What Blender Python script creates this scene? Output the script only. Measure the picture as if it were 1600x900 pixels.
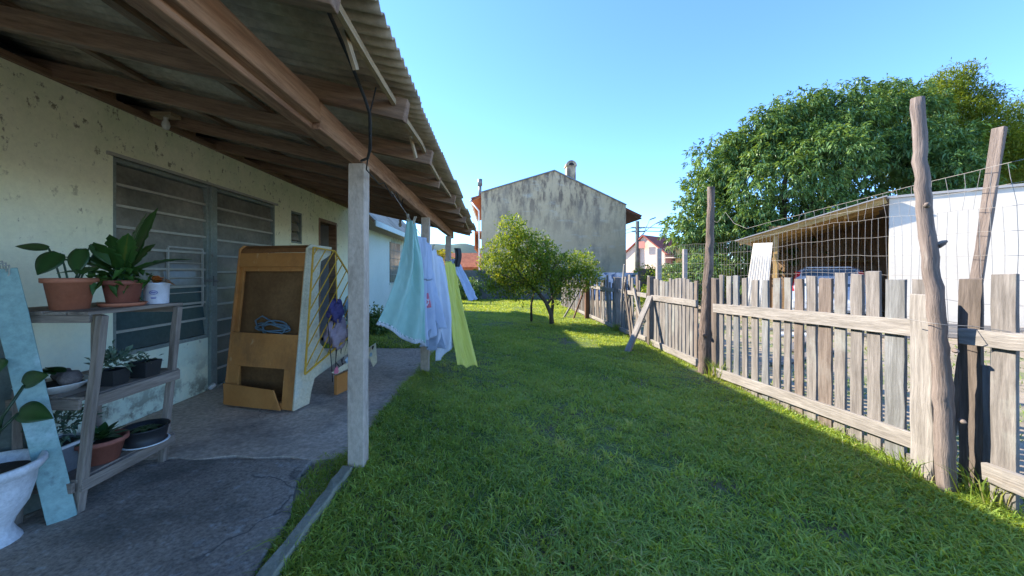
import bpy, math, random
import numpy as np
from mathutils import Vector, Matrix, noise as mnoise
random.seed(7)
RNG = np.random.default_rng(11)
R = math.radians
S = bpy.context.scene
C = S.collection
for o in list(bpy.data.objects): bpy.data.objects.remove(o)

# ------------------------------------------------------------------ camera, sky, sun, exposure
EYE = 1.45
cam = bpy.data.cameras.new('camera'); co = bpy.data.objects.new('camera', cam); C.objects.link(co)
co.location = (0, 0, EYE); co.rotation_euler = (R(90), 0, 0)
cam.sensor_width = 36; cam.lens = 36 * 580 / 1600
cam.shift_x = 28 / 1600; cam.shift_y = -25 / 1600
cam.clip_start = 0.05; cam.clip_end = 5000
S.camera = co
SUN_EL = R(33); SUN_AZ = R(-64)          # azimuth from +Y towards +X
W = bpy.data.worlds.new('World'); S.world = W; W.use_nodes = True
wn = W.node_tree.nodes; wl = W.node_tree.links
sky = wn.new('ShaderNodeTexSky'); sky.sky_type = 'NISHITA'; sky.sun_disc = False
sky.sun_elevation = SUN_EL; sky.sun_rotation = SUN_AZ
sky.air_density = 0.85; sky.dust_density = 0.0; sky.ozone_density = 9.0; sky.altitude = 20
bg = wn['Background']; bg.inputs[1].default_value = 0.15
wl.new(sky.outputs[0], bg.inputs[0])
sl = bpy.data.lights.new('sun', 'SUN'); so = bpy.data.objects.new('sun', sl); C.objects.link(so)
sl.energy = 3.6; sl.angle = R(0.55); sl.color = (1.0, 0.92, 0.78)
tosun = Vector((math.sin(SUN_AZ) * math.cos(SUN_EL), math.cos(SUN_AZ) * math.cos(SUN_EL), math.sin(SUN_EL)))
so.rotation_euler = tosun.to_track_quat('Z', 'Y').to_euler(); so.location = tosun * 30
S.view_settings.view_transform = 'Standard'; S.view_settings.look = 'None'
S.view_settings.exposure = 1.9; S.view_settings.gamma = 1.0; S.view_settings.use_curve_mapping = False
S.render.engine = 'CYCLES'
S.cycles.max_bounces = 12; S.cycles.diffuse_bounces = 6; S.cycles.transparent_max_bounces = 8

# ------------------------------------------------------------------ materials
def _ramp(nt, fac, stops):
    r = nt.nodes.new('ShaderNodeValToRGB'); e = r.color_ramp.elements
    while len(e) < len(stops): e.new(0.5)
    for i, (p, c) in enumerate(stops):
        e[i].position = p; e[i].color = (c[0], c[1], c[2], 1) if hasattr(c, '__len__') else (c, c, c, 1)
    nt.links.new(fac, r.inputs[0]); return r.outputs[0]
def _noise(nt, vec, scale, detail=5, rough=.6, stretch=(1, 1, 1), off=0.0):
    m = nt.nodes.new('ShaderNodeMapping'); m.inputs['Scale'].default_value = stretch; m.inputs['Location'].default_value = (off, off * .7, off * 1.3)
    nt.links.new(vec, m.inputs[0])
    n = nt.nodes.new('ShaderNodeTexNoise'); n.inputs['Scale'].default_value = scale
    n.inputs['Detail'].default_value = detail; n.inputs['Roughness'].default_value = rough
    nt.links.new(m.outputs[0], n.inputs['Vector']); return n.outputs[0]
def _mix(nt, fac, a, b, mode='MIX'):
    m = nt.nodes.new('ShaderNodeMix'); m.data_type = 'RGBA'; m.blend_type = mode; m.clamp_result = True
    for sck, val in ((m.inputs[0], fac), (m.inputs[6], a), (m.inputs[7], b)):
        if hasattr(val, 'is_output'): nt.links.new(val, sck)
        elif sck.type == 'RGBA': sck.default_value = (*val, 1)
        else: sck.default_value = val
    return m.outputs[2]
def _vec(nt, coords):
    if coords == 'tc':
        a = nt.nodes.new('ShaderNodeAttribute'); a.attribute_name = 'tc'; return a.outputs['Vector']
    g = nt.nodes.new('ShaderNodeNewGeometry'); return g.outputs['Position']
def mat(name, c1, c2, scale=5, stretch=(1, 1, 1), rough=.85, bump=.15, fine=40, stains_and_light=(), metal=0, coords='pos', spec=.35, fine_amt=.35, coat=0):
    """two-tone noise paint, fine grain, then stains = [(colour, scale, stretch, lo, hi, amount, zlo, zhi)]"""
    m = bpy.data.materials.new(name); m.use_nodes = True; nt = m.node_tree
    b = nt.nodes['Principled BSDF']; v = _vec(nt, coords)
    n1 = _noise(nt, v, scale, 6, .62, stretch)
    col = _ramp(nt, n1, [(.32, c1), (.68, c2)])
    n2 = _noise(nt, v, fine, 4, .7, stretch, 3.1)
    g = _ramp(nt, n2, [(.25, 1 - fine_amt), (.75, 1 + fine_amt * .15)])
    col = _mix(nt, 1.0, col, g, 'MULTIPLY')
    for k, s in enumerate(stains_and_light):
        sc, ss, st, lo, hi, amt = s[:6]
        n3 = _noise(nt, v, ss, 7, .68, st, 9.3 + 4 * k)
        f = _ramp(nt, n3, [(lo, 0.0), (hi, amt)])
        if len(s) > 6:
            sep = nt.nodes.new('ShaderNodeSeparateXYZ'); gg = nt.nodes.new('ShaderNodeNewGeometry')
            nt.links.new(gg.outputs['Position'], sep.inputs[0])
            mr = nt.nodes.new('ShaderNodeMapRange'); mr.inputs[1].default_value = s[6]; mr.inputs[2].default_value = s[7]
            nt.links.new(sep.outputs[2], mr.inputs[0])
            f = _mix(nt, 1.0, f, mr.outputs[0], 'MULTIPLY')
        col = _mix(nt, f, col, sc)
    nt.links.new(col, b.inputs['Base Color'])
    b.inputs['Roughness'].default_value = rough; b.inputs['Metallic'].default_value = metal
    b.inputs['Specular IOR Level'].default_value = spec
    if coat: b.inputs['Coat Weight'].default_value = coat
    if bump:
        bp = nt.nodes.new('ShaderNodeBump'); bp.inputs['Strength'].default_value = bump; bp.inputs['Distance'].default_value = .02
        ad = nt.nodes.new('ShaderNodeMath'); nt.links.new(n1, ad.inputs[0]); nt.links.new(n2, ad.inputs[1])
        nt.links.new(ad.outputs[0], bp.inputs['Height']); nt.links.new(bp.outputs[0], b.inputs['Normal'])
    return m
def cracks(m, scale, width, col):
    nt = m.node_tree; b = nt.nodes['Principled BSDF']; src = b.inputs['Base Color'].links[0].from_socket; v = _vec(nt, 'pos')
    n = nt.nodes.new('ShaderNodeTexNoise'); n.inputs['Scale'].default_value = 3.0; n.inputs['Detail'].default_value = 5; nt.links.new(v, n.inputs['Vector'])
    a = nt.nodes.new('ShaderNodeVectorMath'); a.operation = 'MULTIPLY_ADD'; nt.links.new(n.outputs['Color'], a.inputs[0]); a.inputs[1].default_value = (.45, .45, .45); nt.links.new(v, a.inputs[2])
    vo = nt.nodes.new('ShaderNodeTexVoronoi'); vo.feature = 'DISTANCE_TO_EDGE'; vo.inputs['Scale'].default_value = scale; nt.links.new(a.outputs[0], vo.inputs['Vector'])
    n2 = _noise(nt, v, 1.1, 2, .5, (1, 1, 1), 7.7); gate = _ramp(nt, n2, [(.48, 0.0), (.56, 1.0)])
    f = _ramp(nt, vo.outputs['Distance'], [(0.0, 1.0), (width, 0.0)]); f = _mix(nt, 1.0, f, gate, 'MULTIPLY')
    nt.links.new(_mix(nt, f, src, col), b.inputs['Base Color'])
def wood(name, c1, c2, rough=.85, bump=.35, stains_and_light=()):
    return mat(name, c1, c2, 7, (.22, 2.6, 2.6), rough, bump, 26, stains_and_light, coords='tc', fine_amt=.5)
def leafmat(name, c1, c2, c3=None, trans=.35, rough=.5, spec=.3):
    m = bpy.data.materials.new(name); m.use_nodes = True; nt = m.node_tree
    b = nt.nodes['Principled BSDF']
    a = nt.nodes.new('ShaderNodeAttribute'); a.attribute_name = 'tint'
    st = [(0.0, c1), (.85, c2)]
    if c3: st.append((.97, c3))
    col = _ramp(nt, a.outputs['Fac'], st)
    nt.links.new(col, b.inputs['Base Color']); b.inputs['Roughness'].default_value = rough
    b.inputs['Specular IOR Level'].default_value = spec
    t = nt.nodes.new('ShaderNodeBsdfTranslucent')
    tc = _mix(nt, 1.0, col, (1.7, 1.35, .4), 'MULTIPLY'); nt.links.new(tc, t.inputs[0])
    mx = nt.nodes.new('ShaderNodeMixShader'); mx.inputs[0].default_value = trans
    nt.links.new(b.outputs[0], mx.inputs[1]); nt.links.new(t.outputs[0], mx.inputs[2])
    nt.links.new(mx.outputs[0], nt.nodes['Material Output'].inputs[0])
    return m
def clothmat(name, c1, c2, trans=.3, scale=9):
    m = mat(name, c1, c2, scale, rough=.95, bump=.12, fine=160, fine_amt=.08, spec=.1, coords='tc')
    nt = m.node_tree; b = nt.nodes['Principled BSDF']
    t = nt.nodes.new('ShaderNodeBsdfTranslucent'); t.inputs[0].default_value = (*c2, 1)
    mx = nt.nodes.new('ShaderNodeMixShader'); mx.inputs[0].default_value = trans
    nt.links.new(b.outputs[0], mx.inputs[1]); nt.links.new(t.outputs[0], mx.inputs[2])
    nt.links.new(mx.outputs[0], nt.nodes['Material Output'].inputs[0]); return m
def plain(name, c, rough=.6, metal=0, spec=.4):
    d = tuple(x * .82 for x in c)
    return mat(name, d, c, 14, rough=rough, bump=.05, fine=70, metal=metal, spec=spec, fine_amt=.15)

M = {}
BLK = (.025, .024, .02)
M['wall'] = mat('wall_paint', (.90, .88, .62), (.95, .92, .69), 1.3, rough=.9, bump=.12, fine=30, fine_amt=.12, stains_and_light=[
    ((.55, .64, .38), 1.6, (1, 1, .8), .42, .68, .7, 2.0, 2.9),
    ((.64, .80, .68), 1.4, (1, 1, 1), .30, .60, .7, 1.5, .6),  # bluish skylight on the lower wall, painted into the colour
    ((.17, .145, .075), 15.0, (1, 1, .75), .585, .66, .85, 1.5, 2.7),
    ((.13, .10, .06), 12, (1, 1, .6), .635, .69, .75),
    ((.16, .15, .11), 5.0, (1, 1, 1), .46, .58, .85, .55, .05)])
M['wall_white'] = mat('white_wall_paint', (.66, .76, .68), (.74, .83, .76), 1.2, rough=.9, bump=.08, fine=30, fine_amt=.1, stains_and_light=[((.4, .42, .36), 4, (1, 1, .4), .6, .75, .5)])
M['roof'] = mat('fibre_cement', (.43, .32, .215), (.58, .46, .33), 1.4, (1, .6, 1), .9, .2, 18, [((.10, .085, .06), 2.2, (.5, 2, 1), .5, .66, .7)])
M['dark_wood'] = wood('dark_timber', (.24, .14, .085), (.41, .255, .16), stains_and_light=[((.30, .24, .19), 3, (.3, 2, 2), .62, .72, .5)])
M['beam_wood'] = wood('beam_timber', (.36, .18, .10), (.58, .34, .21), stains_and_light=[((.16, .08, .05), 4, (.4, 2.5, 2.5), .50, .66, .8), ((.62, .46, .33), 2.5, (.3, 3, 3), .60, .72, .6)])
M['pale_wood'] = wood('pale_batten', (.42, .29, .16), (.56, .41, .25))
M['post'] = mat('whitewashed_post', (.47, .37, .285), (.62, .51, .41), 2.6, (1, 1, .5), .9, .2, 34, [((.22, .18, .14), 6, (1, 1, .4), .58, .72, .7)])
M['slab'] = mat('concrete', (.60, .45, .335), (.76, .61, .48), 1.1, rough=.92, bump=.3, fine=26, fine_amt=.55, stains_and_light=[((.09, .085, .08), 1.5, (1, 1, 1), .5, .7, .6), ((.45, .42, .38), 5, (1, 1, 1), .64, .76, .6)])
M['slab_dark'] = mat('dark_concrete', (.32, .255, .20), (.54, .45, .37), 1.3, rough=.9, bump=.45, fine=42, fine_amt=.7, stains_and_light=[((.52, .50, .47), 14, (1, 1, 1), .56, .68, .55), ((.05, .055, .05), 1.2, (1, 1, 1), .5, .68, .7), ((.42, .42, .42), 4, (1, 1, 1), .64, .76, .55)])  # darker, blotchier concrete tone for the near path
cracks(M['slab'], .8, .007, (.16, .13, .11)); cracks(M['slab_dark'], .6, .007, (.10, .09, .085))
M['curb'] = mat('curb_stone', (.20, .20, .14), (.36, .34, .26), 5, bump=.35, fine=30)
M['soil'] = mat('soil', (.09, .135, .025), (.15, .20, .05), 3, bump=.4, fine=30, stains_and_light=[((.13, .095, .06), 3.5, (1, 1, 1), .5, .6, .9)])
M['ground'] = mat('far_ground', (.36, .31, .23), (.46, .40, .30), .25, bump=.2, fine=3)  # sandy tone lightened so sunlit ground bounces fill into the porch
M['dirt'] = mat('dirt', (.32, .25, .17), (.46, .37, .27), 1.1, bump=.4, fine=14, fine_amt=.5, stains_and_light=[((.13, .17, .05), 1.8, (1, 1, 1), .5, .62, .8), ((.36, .22, .15), 2.6, (1, 1, 1), .58, .7, .6)])
M['fence'] = wood('weathered_fence', (.15, .13, .115), (.29, .26, .235), stains_and_light=[((.17, .16, .14), 2.5, (.3, 2, 2), .55, .72, .7), ((.36, .38, .34), 1.2, (1, 1, 1), .55, .75, .6)])
M['fence_pale'] = wood('weathered_rail', (.25, .22, .19), (.37, .335, .30), stains_and_light=[((.25, .2, .15), 3, (.3, 3, 3), .6, .72, .7)])
M['fence_cool'] = wood('bluish_weathered_board', (.15, .145, .14), (.27, .27, .265), stains_and_light=[((.10, .10, .09), 2.5, (.3, 2, 2), .55, .72, .7)])
M['fence_brown'] = wood('brown_weathered_board', (.135, .10, .08), (.25, .20, .165), stains_and_light=[((.30, .28, .25), 1.5, (.5, 1, 1), .55, .72, .7)])
M['fence_dark'] = wood('old_dark_wood', (.09, .07, .055), (.19, .15, .125))
M['log'] = wood('stripped_log', (.16, .12, .10), (.30, .24, .205), bump=.5, stains_and_light=[((.50, .47, .42), 2.0, (.4, 2, 2), .56, .7, .7), ((.12, .08, .055), 4, (.3, 3, 3), .6, .7, .8)])
M['bark'] = wood('bark', (.12, .085, .065), (.29, .215, .17), bump=1.0, stains_and_light=[((.04, .03, .025), 3, (.7, 2, 2), .58, .66, .9)])
M['trunk'] = mat('tree_bark', (.07, .055, .04), (.16, .125, .09), 8, (1, 1, .4), bump=.5)
M['wire'] = plain('galvanised_wire', (.34, .31, .28), .55, .5)
M['dwire'] = plain('dark_cable', (.03, .03, .032), .6)
M['glass_dark'] = mat('dirty_glass', (.16, .16, .135), (.33, .31, .26), 2.2, rough=.12, bump=.02, fine=20, fine_amt=.3, spec=.5, stains_and_light=[((.20, .19, .15), 2.4, (1, 1, 1), .56, .75, .6)])
M['glass_low'] = mat('painted_glass', (.04, .08, .085), (.07, .115, .12), 2.2, rough=.25, bump=.02, fine=20, fine_amt=.3, spec=.5)
M['steel'] = mat('painted_steel', (.20, .24, .22), (.30, .34, .30), 4, rough=.6, bump=.1, stains_and_light=[((.16, .09, .05), 7, (1, 1, .6), .6, .7, .7)])
M['bar_grey'] = plain('grey_bar', (.48, .47, .41), .55)
M['dark'] = plain('dark_interior', (.035, .03, .026), .9)
M['door_grey'] = plain('grey_door', (.18, .18, .17), .7)
M['white'] = plain('white_enamel', (.78, .78, .76), .4)
M['bulb'] = plain('bulb_glass', (.72, .70, .62), .2)
M['orange'] = mat('orange_laminate', (.48, .185, .045), (.58, .25, .07), 2.5, rough=.55, bump=.05, fine=30, fine_amt=.12, stains_and_light=[((.24, .10, .035), 2.6, (1, 1, .6), .50, .66, .7), ((.62, .40, .2), 9, (1, 1, .5), .62, .68, .6)])
M['top_brown'] = mat('worn_brown_top', (.22, .085, .03), (.36, .15, .05), 3, rough=.6, bump=.05)
M['brown_ply'] = mat('brown_ply', (.17, .08, .028), (.27, .14, .055), 2.5, rough=.75, bump=.08, fine=30, stains_and_light=[((.22, .12, .05), 2.5, (1, 1, 1), .6, .75, .5)])
M['cream_panel'] = mat('cream_side_panel', (.66, .57, .38), (.76, .68, .48), 2.5, rough=.6, bump=.06, stains_and_light=[((.40, .22, .09), 5, (1, 1, 1), .6, .7, .7), ((.52, .62, .60), 1.8, (1, 1, 1), .5, .7, .8)])
M['yellow'] = mat('yellow_paint', (.62, .33, .03), (.72, .42, .05), 6, rough=.5, bump=.05, stains_and_light=[((.25, .1, .04), 8, (1, 1, 1), .62, .7, .8)])
M['hose'] = plain('blue_grey_hose', (.14, .21, .26), .5)
M['terracotta'] = mat('terracotta', (.40, .135, .07), (.50, .19, .11), 4, rough=.75, bump=.06, fine_amt=.2)
M['terra_dark'] = mat('dark_terracotta', (.28, .09, .06), (.36, .13, .09), 4, rough=.7, bump=.06, fine_amt=.2)
M['pot_black'] = plain('black_plastic', (.022, .024, .026), .5)
M['pot_grey'] = plain('grey_plastic', (.20, .22, .24), .6)
M['tub'] = plain('white_tub', (.72, .73, .80), .45)
M['ink'] = plain('blue_ink', (.12, .15, .40), .6)
M['potsoil'] = mat('potting_soil', (.02, .014, .009), (.05, .035, .025), 20, bump=.5)
M['shelf_wood'] = wood('grey_shelf_wood', (.19, .145, .11), (.40, .325, .265), stains_and_light=[((.08, .06, .05), 3, (.4, 2, 2), .58, .7, .7)])
M['blue_board'] = mat('blue_paint', (.23, .37, .345), (.33, .475, .44), 3, rough=.75, bump=.1, fine=30, stains_and_light=[((.10, .14, .15), 6, (1, 1, .7), .62, .7, .8), ((.55, .68, .70), 3, (1, 1, 1), .58, .72, .6)])
M['greygreen'] = mat('grey_green_paint', (.10, .125, .105), (.19, .215, .185), 3, rough=.8, bump=.15)
M['urn'] = mat('urn_white', (.66, .66, .67), (.78, .78, .79), 3, rough=.6, bump=.1, stains_and_light=[((.25, .2, .15), 6, (1, 1, .5), .64, .74, .6)])
M['stone'] = mat('stone', (.10, .085, .08), (.24, .205, .195), 8, bump=.5)
M['mint'] = clothmat('mint_cloth', (.42, .68, .64), (.52, .76, .71))
M['clothwhite'] = clothmat('white_cloth', (.66, .70, .77), (.76, .79, .85))
M['paleblue'] = clothmat('pale_blue_cloth', (.50, .58, .72), (.60, .67, .80))
M['jeans'] = clothmat('grey_blue_cloth', (.30, .36, .45), (.42, .48, .56))
M['yellowcloth'] = clothmat('yellow_cloth', (.78, .74, .15), (.86, .82, .24), .35)
M['yellow_seam'] = clothmat('yellow_seam', (.66, .60, .09), (.74, .68, .15), .2)
M['pink'] = plain('pink_print', (.70, .20, .26), .9)
M['purple'] = clothmat('purple_cloth', (.06, .055, .15), (.13, .11, .27), .05)
M['mauve'] = clothmat('mauve_cloth', (.33, .25, .31), (.46, .37, .42), .05)
M['bluecloth'] = clothmat('blue_grey_cloth', (.25, .40, .52), (.40, .52, .60), .05)
M['peg'] = plain('peg_wood', (.52, .44, .32), .8)
M['facade'] = mat('stained_render', (.51, .375, .22), (.60, .46, .295), .5, rough=.95, bump=.08, fine=6, fine_amt=.12, stains_and_light=[
    ((.10, .07, .062), 3.2, (1, 1, .28), .48, .60, .8, 3.2, 6.2),
    ((.20, .165, .13), .9, (1, 1, .35), .52, .66, .7),
    ((.10, .09, .08), 4, (1, 1, .12), .56, .70, .7, 4.5, 7),
    ((.52, .50, .43), 1.3, (.6, 1, 2.5), .56, .72, .6)])
M['tile'] = mat('roof_tile', (.25, .075, .04), (.38, .14, .075), 3, (1, 1, 1), bump=.3, fine=8, fine_amt=.5)
M['tile_red'] = mat('red_tile', (.30, .07, .045), (.44, .13, .085), 3, bump=.4, fine=7, fine_amt=.5)
M['soffit'] = wood('soffit_wood', (.13, .06, .035), (.22, .11, .065))
M['soffit_pale'] = wood('shed_boards', (.42, .26, .14), (.58, .38, .22))
M['fascia_or'] = plain('orange_trim', (.42, .13, .05), .7)
M['metal_pale'] = plain('pale_metal', (.50, .49, .45), .5, .2)
M['metal_grey'] = plain('grey_metal', (.24, .24, .24), .5, .4)
M['peach'] = plain('peach_wall', (.78, .58, .44), .9)
M['rose_shaded'] = plain('shaded_rose_wall', (.55, .22, .17), .9)  # shade of the turned-away side wall put into this rose colour; window reuses it
M['ochre'] = plain('ochre_wall', (.70, .48, .16), .9)
M['orange_wall'] = plain('orange_wall', (.60, .30, .12), .9)
M['greywall'] = mat('old_block_wall', (.075, .075, .07), (.17, .165, .15), 1.6, bump=.3, fine=12, stains_and_light=[((.06, .09, .035), 2, (1, 1, .6), .52, .66, .7)])
M['brickwall'] = mat('old_brick_wall', (.12, .095, .085), (.24, .19, .165), 1.6, bump=.3, fine=12, stains_and_light=[((.30, .13, .08), 2, (1, 1, .6), .55, .66, .7)])
M['concrete_post'] = plain('concrete_post', (.36, .31, .28), .9)
M['shedwhite'] = mat('shed_white', (.62, .555, .465), (.70, .635, .54), 1.5, rough=.8, bump=.05, fine=12, fine_amt=.1, stains_and_light=[((.45, .38, .3), 4, (1, 1, .3), .64, .76, .4)])
M['shedwood'] = wood('shed_timber', (.50, .30, .10), (.62, .40, .16))
M['shedsheet'] = plain('roof_sheet', (.42, .40, .38), .6, .2)
M['cream_sheet'] = mat('cream_sheet', (.62, .54, .44), (.74, .67, .57), 2, (2, 2, .3), bump=.15)
M['carpaint'] = plain('silver_car_paint', (.62, .64, .68), .28, .15, .5)
M['carglass'] = plain('car_glass', (.06, .10, .14), .08, 0, .6)
M['red_lens'] = plain('red_lens', (.60, .015, .02), .25, 0, .6)
M['tyre'] = plain('tyre', (.02, .02, .02), .85)
M['hill'] = mat('hill_green', (.045, .085, .065), (.075, .12, .085), .05, bump=0, fine=.3)
# foliage
M['grass'] = leafmat('grass_blades', (.13, .25, .03), (.46, .57, .115), (.52, .48, .18), .45, .42, .4)
M['weed'] = leafmat('weed_leaves', (.09, .16, .02), (.22, .32, .05), (.35, .33, .12), .4)
M['citrus'] = leafmat('citrus_leaves', (.07, .145, .018), (.27, .36, .045), (.38, .38, .06), .42, .45)
M['mango'] = leafmat('mango_leaves', (.06, .135, .036), (.19, .315, .10), (.20, .28, .05), .25, .4, .45)
M['pepper'] = leafmat('fine_leaves', (.075, .135, .014), (.185, .24, .03), (.24, .25, .03), .35, .5)
M['palmleaf'] = leafmat('palm_leaves', (.14, .18, .02), (.34, .34, .05), None, .35)
M['houseplant'] = leafmat('houseplant_leaves', (.014, .042, .012), (.035, .09, .02), None, .15, .35, .5)
M['houseplant_g'] = leafmat('bright_houseplant_leaves', (.022, .07, .012), (.06, .15, .03), (.2, .2, .03), .25, .4, .45)
M['succulent'] = leafmat('succulent_leaves', (.06, .12, .08), (.14, .20, .13), None, .1)
M['dryleaf'] = leafmat('dry_leaves', (.20, .10, .03), (.55, .17, .04), None, .25)

# ------------------------------------------------------------------ mesh helpers
WLOC = {}
def tag(o, label=None, cat=None, group=None, kind=None):
    if label: o['label'] = label
    if cat: o['category'] = cat
    if group: o['group'] = group
    if kind: o['kind'] = kind
    return o
def thing(name, label, cat, loc=(0, 0, 0), group=None):
    o = bpy.data.objects.new(name, None); C.objects.link(o); o.empty_display_size = .1
    o.location = loc; WLOC[o.name] = Vector(loc)
    return tag(o, label, cat, group)
def link_mesh(name, me, mats, parent=None):
    n = len(me.vertices); a = np.empty(n * 3, np.float32); me.vertices.foreach_get('co', a); a = a.reshape(-1, 3)
    lo, hi = a.min(0), a.max(0); org = np.array([(lo[0] + hi[0]) / 2, (lo[1] + hi[1]) / 2, lo[2]], np.float32)
    a -= org; me.vertices.foreach_set('co', a.ravel())
    for m in (mats if isinstance(mats, (list, tuple)) else [mats]): me.materials.append(m)
    o = bpy.data.objects.new(name, me); C.objects.link(o)
    w = Vector(org.tolist()); WLOC[o.name] = w
    if parent: o.parent = parent; o.location = w - WLOC[parent.name]
    else: o.location = w
    return o
class MB:
    def __init__(s, xf=None): s.v = []; s.f = []; s.t = []; s.sm = []; s.mi = []; s.xf = xf
    def add(s, vs, fs, ts=None, smooth=False, mi=0):
        n = len(s.v)
        vs = [Vector(p) for p in vs]
        if s.xf: vs = [s.xf @ p for p in vs]
        s.v += vs; s.t += (ts if ts is not None else [tuple(p) for p in vs])
        for f in fs: s.f.append([i + n for i in f]); s.sm.append(smooth); s.mi.append(mi)
    def box(s, lo, hi, mi=0):
        x0, y0, z0 = lo; x1, y1, z1 = hi
        s.add([(x0,y0,z0),(x1,y0,z0),(x1,y1,z0),(x0,y1,z0),(x0,y0,z1),(x1,y0,z1),(x1,y1,z1),(x0,y1,z1)],
              [(0,3,2,1),(4,5,6,7),(0,1,5,4),(1,2,6,5),(2,3,7,6),(3,0,4,7)], mi=mi)
    def bar(s, a, b, w, h, up=(0, 0, 1), seg=1, wob=0.0, taper=1.0, mi=0):
        """timber from a to b, w across, h along 'up'; carries its own grain coordinates"""
        a = Vector(a); b = Vector(b); d = b - a; L = d.length; d.normalize(); up = Vector(up)
        sd = d.cross(up)
        if sd.length < 1e-4: sd = d.cross(Vector((0, 1, 0)))
        sd.normalize(); u2 = sd.cross(d).normalized()
        off = [random.uniform(0, 40) for _ in range(3)]; vs = []; ts = []
        for i in range(seg + 1):
            k = i / seg; p = a + d * (L * k); q = 1 + (taper - 1) * k
            for sx, sy in ((-1,-1),(1,-1),(1,1),(-1,1)):
                jx = random.uniform(-wob, wob); jy = random.uniform(-wob, wob)
                jd = random.uniform(-wob, wob) * 2 if i in (0, seg) else 0
                vs.append(p + sd * (sx * w / 2 * q + jx) + u2 * (sy * h / 2 * q + jy) + d * jd)
                ts.append((L * k + off[0], sx * w / 2 + off[1], sy * h / 2 + off[2]))
        fs = [(3,2,1,0)] + [(seg*4, seg*4+1, seg*4+2, seg*4+3)]
        for i in range(seg):
            for j in range(4): fs.append((i*4+j, i*4+(j+1)%4, i*4+4+(j+1)%4, i*4+4+j))
        s.add(vs, fs, ts, mi=mi)
    def tube(s, pts, rad, n=8, mi=0, caps=True, wob=0.0, smooth=True):
        pts = [Vector(p) for p in pts]; N = len(pts)
        if not hasattr(rad, '__len__'): rad = [rad] * N
        vs = []; ts = []; acc = 0; off = random.uniform(0, 40); ref = None
        for i, p in enumerate(pts):
            d = (pts[min(i+1, N-1)] - pts[max(i-1, 0)]).normalized()
            if ref is None: ref = d.orthogonal().normalized()
            ref = (ref - d * ref.dot(d)).normalized(); e = d.cross(ref)
            if i: acc += (p - pts[i-1]).length
            for j in range(n):
                an = 2 * math.pi * j / n; r = rad[i] * (1 + random.uniform(-wob, wob))
                vs.append(p + ref * (math.cos(an) * r) + e * (math.sin(an) * r))
                ts.append((acc + off, math.cos(an) * rad[i] + off, math.sin(an) * rad[i]))
        fs = []
        for i in range(N - 1):
            for j in range(n): fs.append((i*n+j, i*n+(j+1)%n, (i+1)*n+(j+1)%n, (i+1)*n+j))
        if caps: fs.append(tuple(range(n-1, -1, -1))); fs.append(tuple(range((N-1)*n, N*n)))
        s.add(vs, fs, ts, smooth, mi)
    def lathe(s, prof, c, n=24, mi=0, sx=1, sy=1, smooth=True, ripple=0, nr=0):
        vs = []; fs = []; c = Vector(c)
        for r, z in prof:
            for j in range(n):
                an = 2 * math.pi * j / n; rr = r * (1 + ripple * math.cos(nr * an))
                vs.append(c + Vector((math.cos(an) * rr * sx, math.sin(an) * rr * sy, z)))
        for i in range(len(prof) - 1):
            for j in range(n): fs.append((i*n+j, i*n+(j+1)%n, (i+1)*n+(j+1)%n, (i+1)*n+j))
        s.add(vs, fs, None, smooth, mi)
    def prism(s, poly, o, a, b, depth, mi=0):
        """polygon in plane (a, b) from o, extruded by the vector depth"""
        o = Vector(o); a = Vector(a); b = Vector(b); depth = Vector(depth); n = len(poly)
        vs = [o + a * p + b * q for p, q in poly]; vs += [v + depth for v in vs]
        fs = [tuple(range(n)), tuple(range(2*n-1, n-1, -1))] + [(i, i+n, (i+1)%n+n, (i+1)%n) for i in range(n)]
        s.add(vs, fs, None, False, mi)
    def grid(s, fn, nu, nv, mi=0, smooth=True):
        vs = [fn(i / nu, j / nv) for j in range(nv + 1) for i in range(nu + 1)]
        ts = [(i / nu * 1.3 + 5, j / nv * 1.3, 0) for j in range(nv + 1) for i in range(nu + 1)]
        fs = [(j*(nu+1)+i, j*(nu+1)+i+1, (j+1)*(nu+1)+i+1, (j+1)*(nu+1)+i) for j in range(nv) for i in range(nu)]
        s.add(vs, fs, ts, smooth, mi)
    def build(s, name, mats, parent=None, bevel=0, solid=0, sub=0):
        me = bpy.data.meshes.new(name); me.from_pydata([tuple(p) for p in s.v], [], s.f)
        me.polygons.foreach_set('use_smooth', s.sm); me.polygons.foreach_set('material_index', s.mi)
        at = me.attributes.new('tc', 'FLOAT_VECTOR', 'POINT')
        at.data.foreach_set('vector', np.array([tuple(t) for t in s.t], np.float32).ravel())
        o = link_mesh(name, me, mats, parent)
        import bmesh
        bm = bmesh.new(); bm.from_mesh(me); bmesh.ops.recalc_face_normals(bm, faces=bm.faces); bm.to_mesh(me); bm.free()
        if solid: k = o.modifiers.new('solid', 'SOLIDIFY'); k.thickness = solid; k.offset = 0
        if sub: k = o.modifiers.new('sub', 'SUBSURF'); k.levels = sub; k.render_levels = sub
        if bevel: k = o.modifiers.new('bevel', 'BEVEL'); k.width = bevel; k.segments = 2; k.limit_method = 'ANGLE'; k.angle_limit = R(40)
        return o
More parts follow.
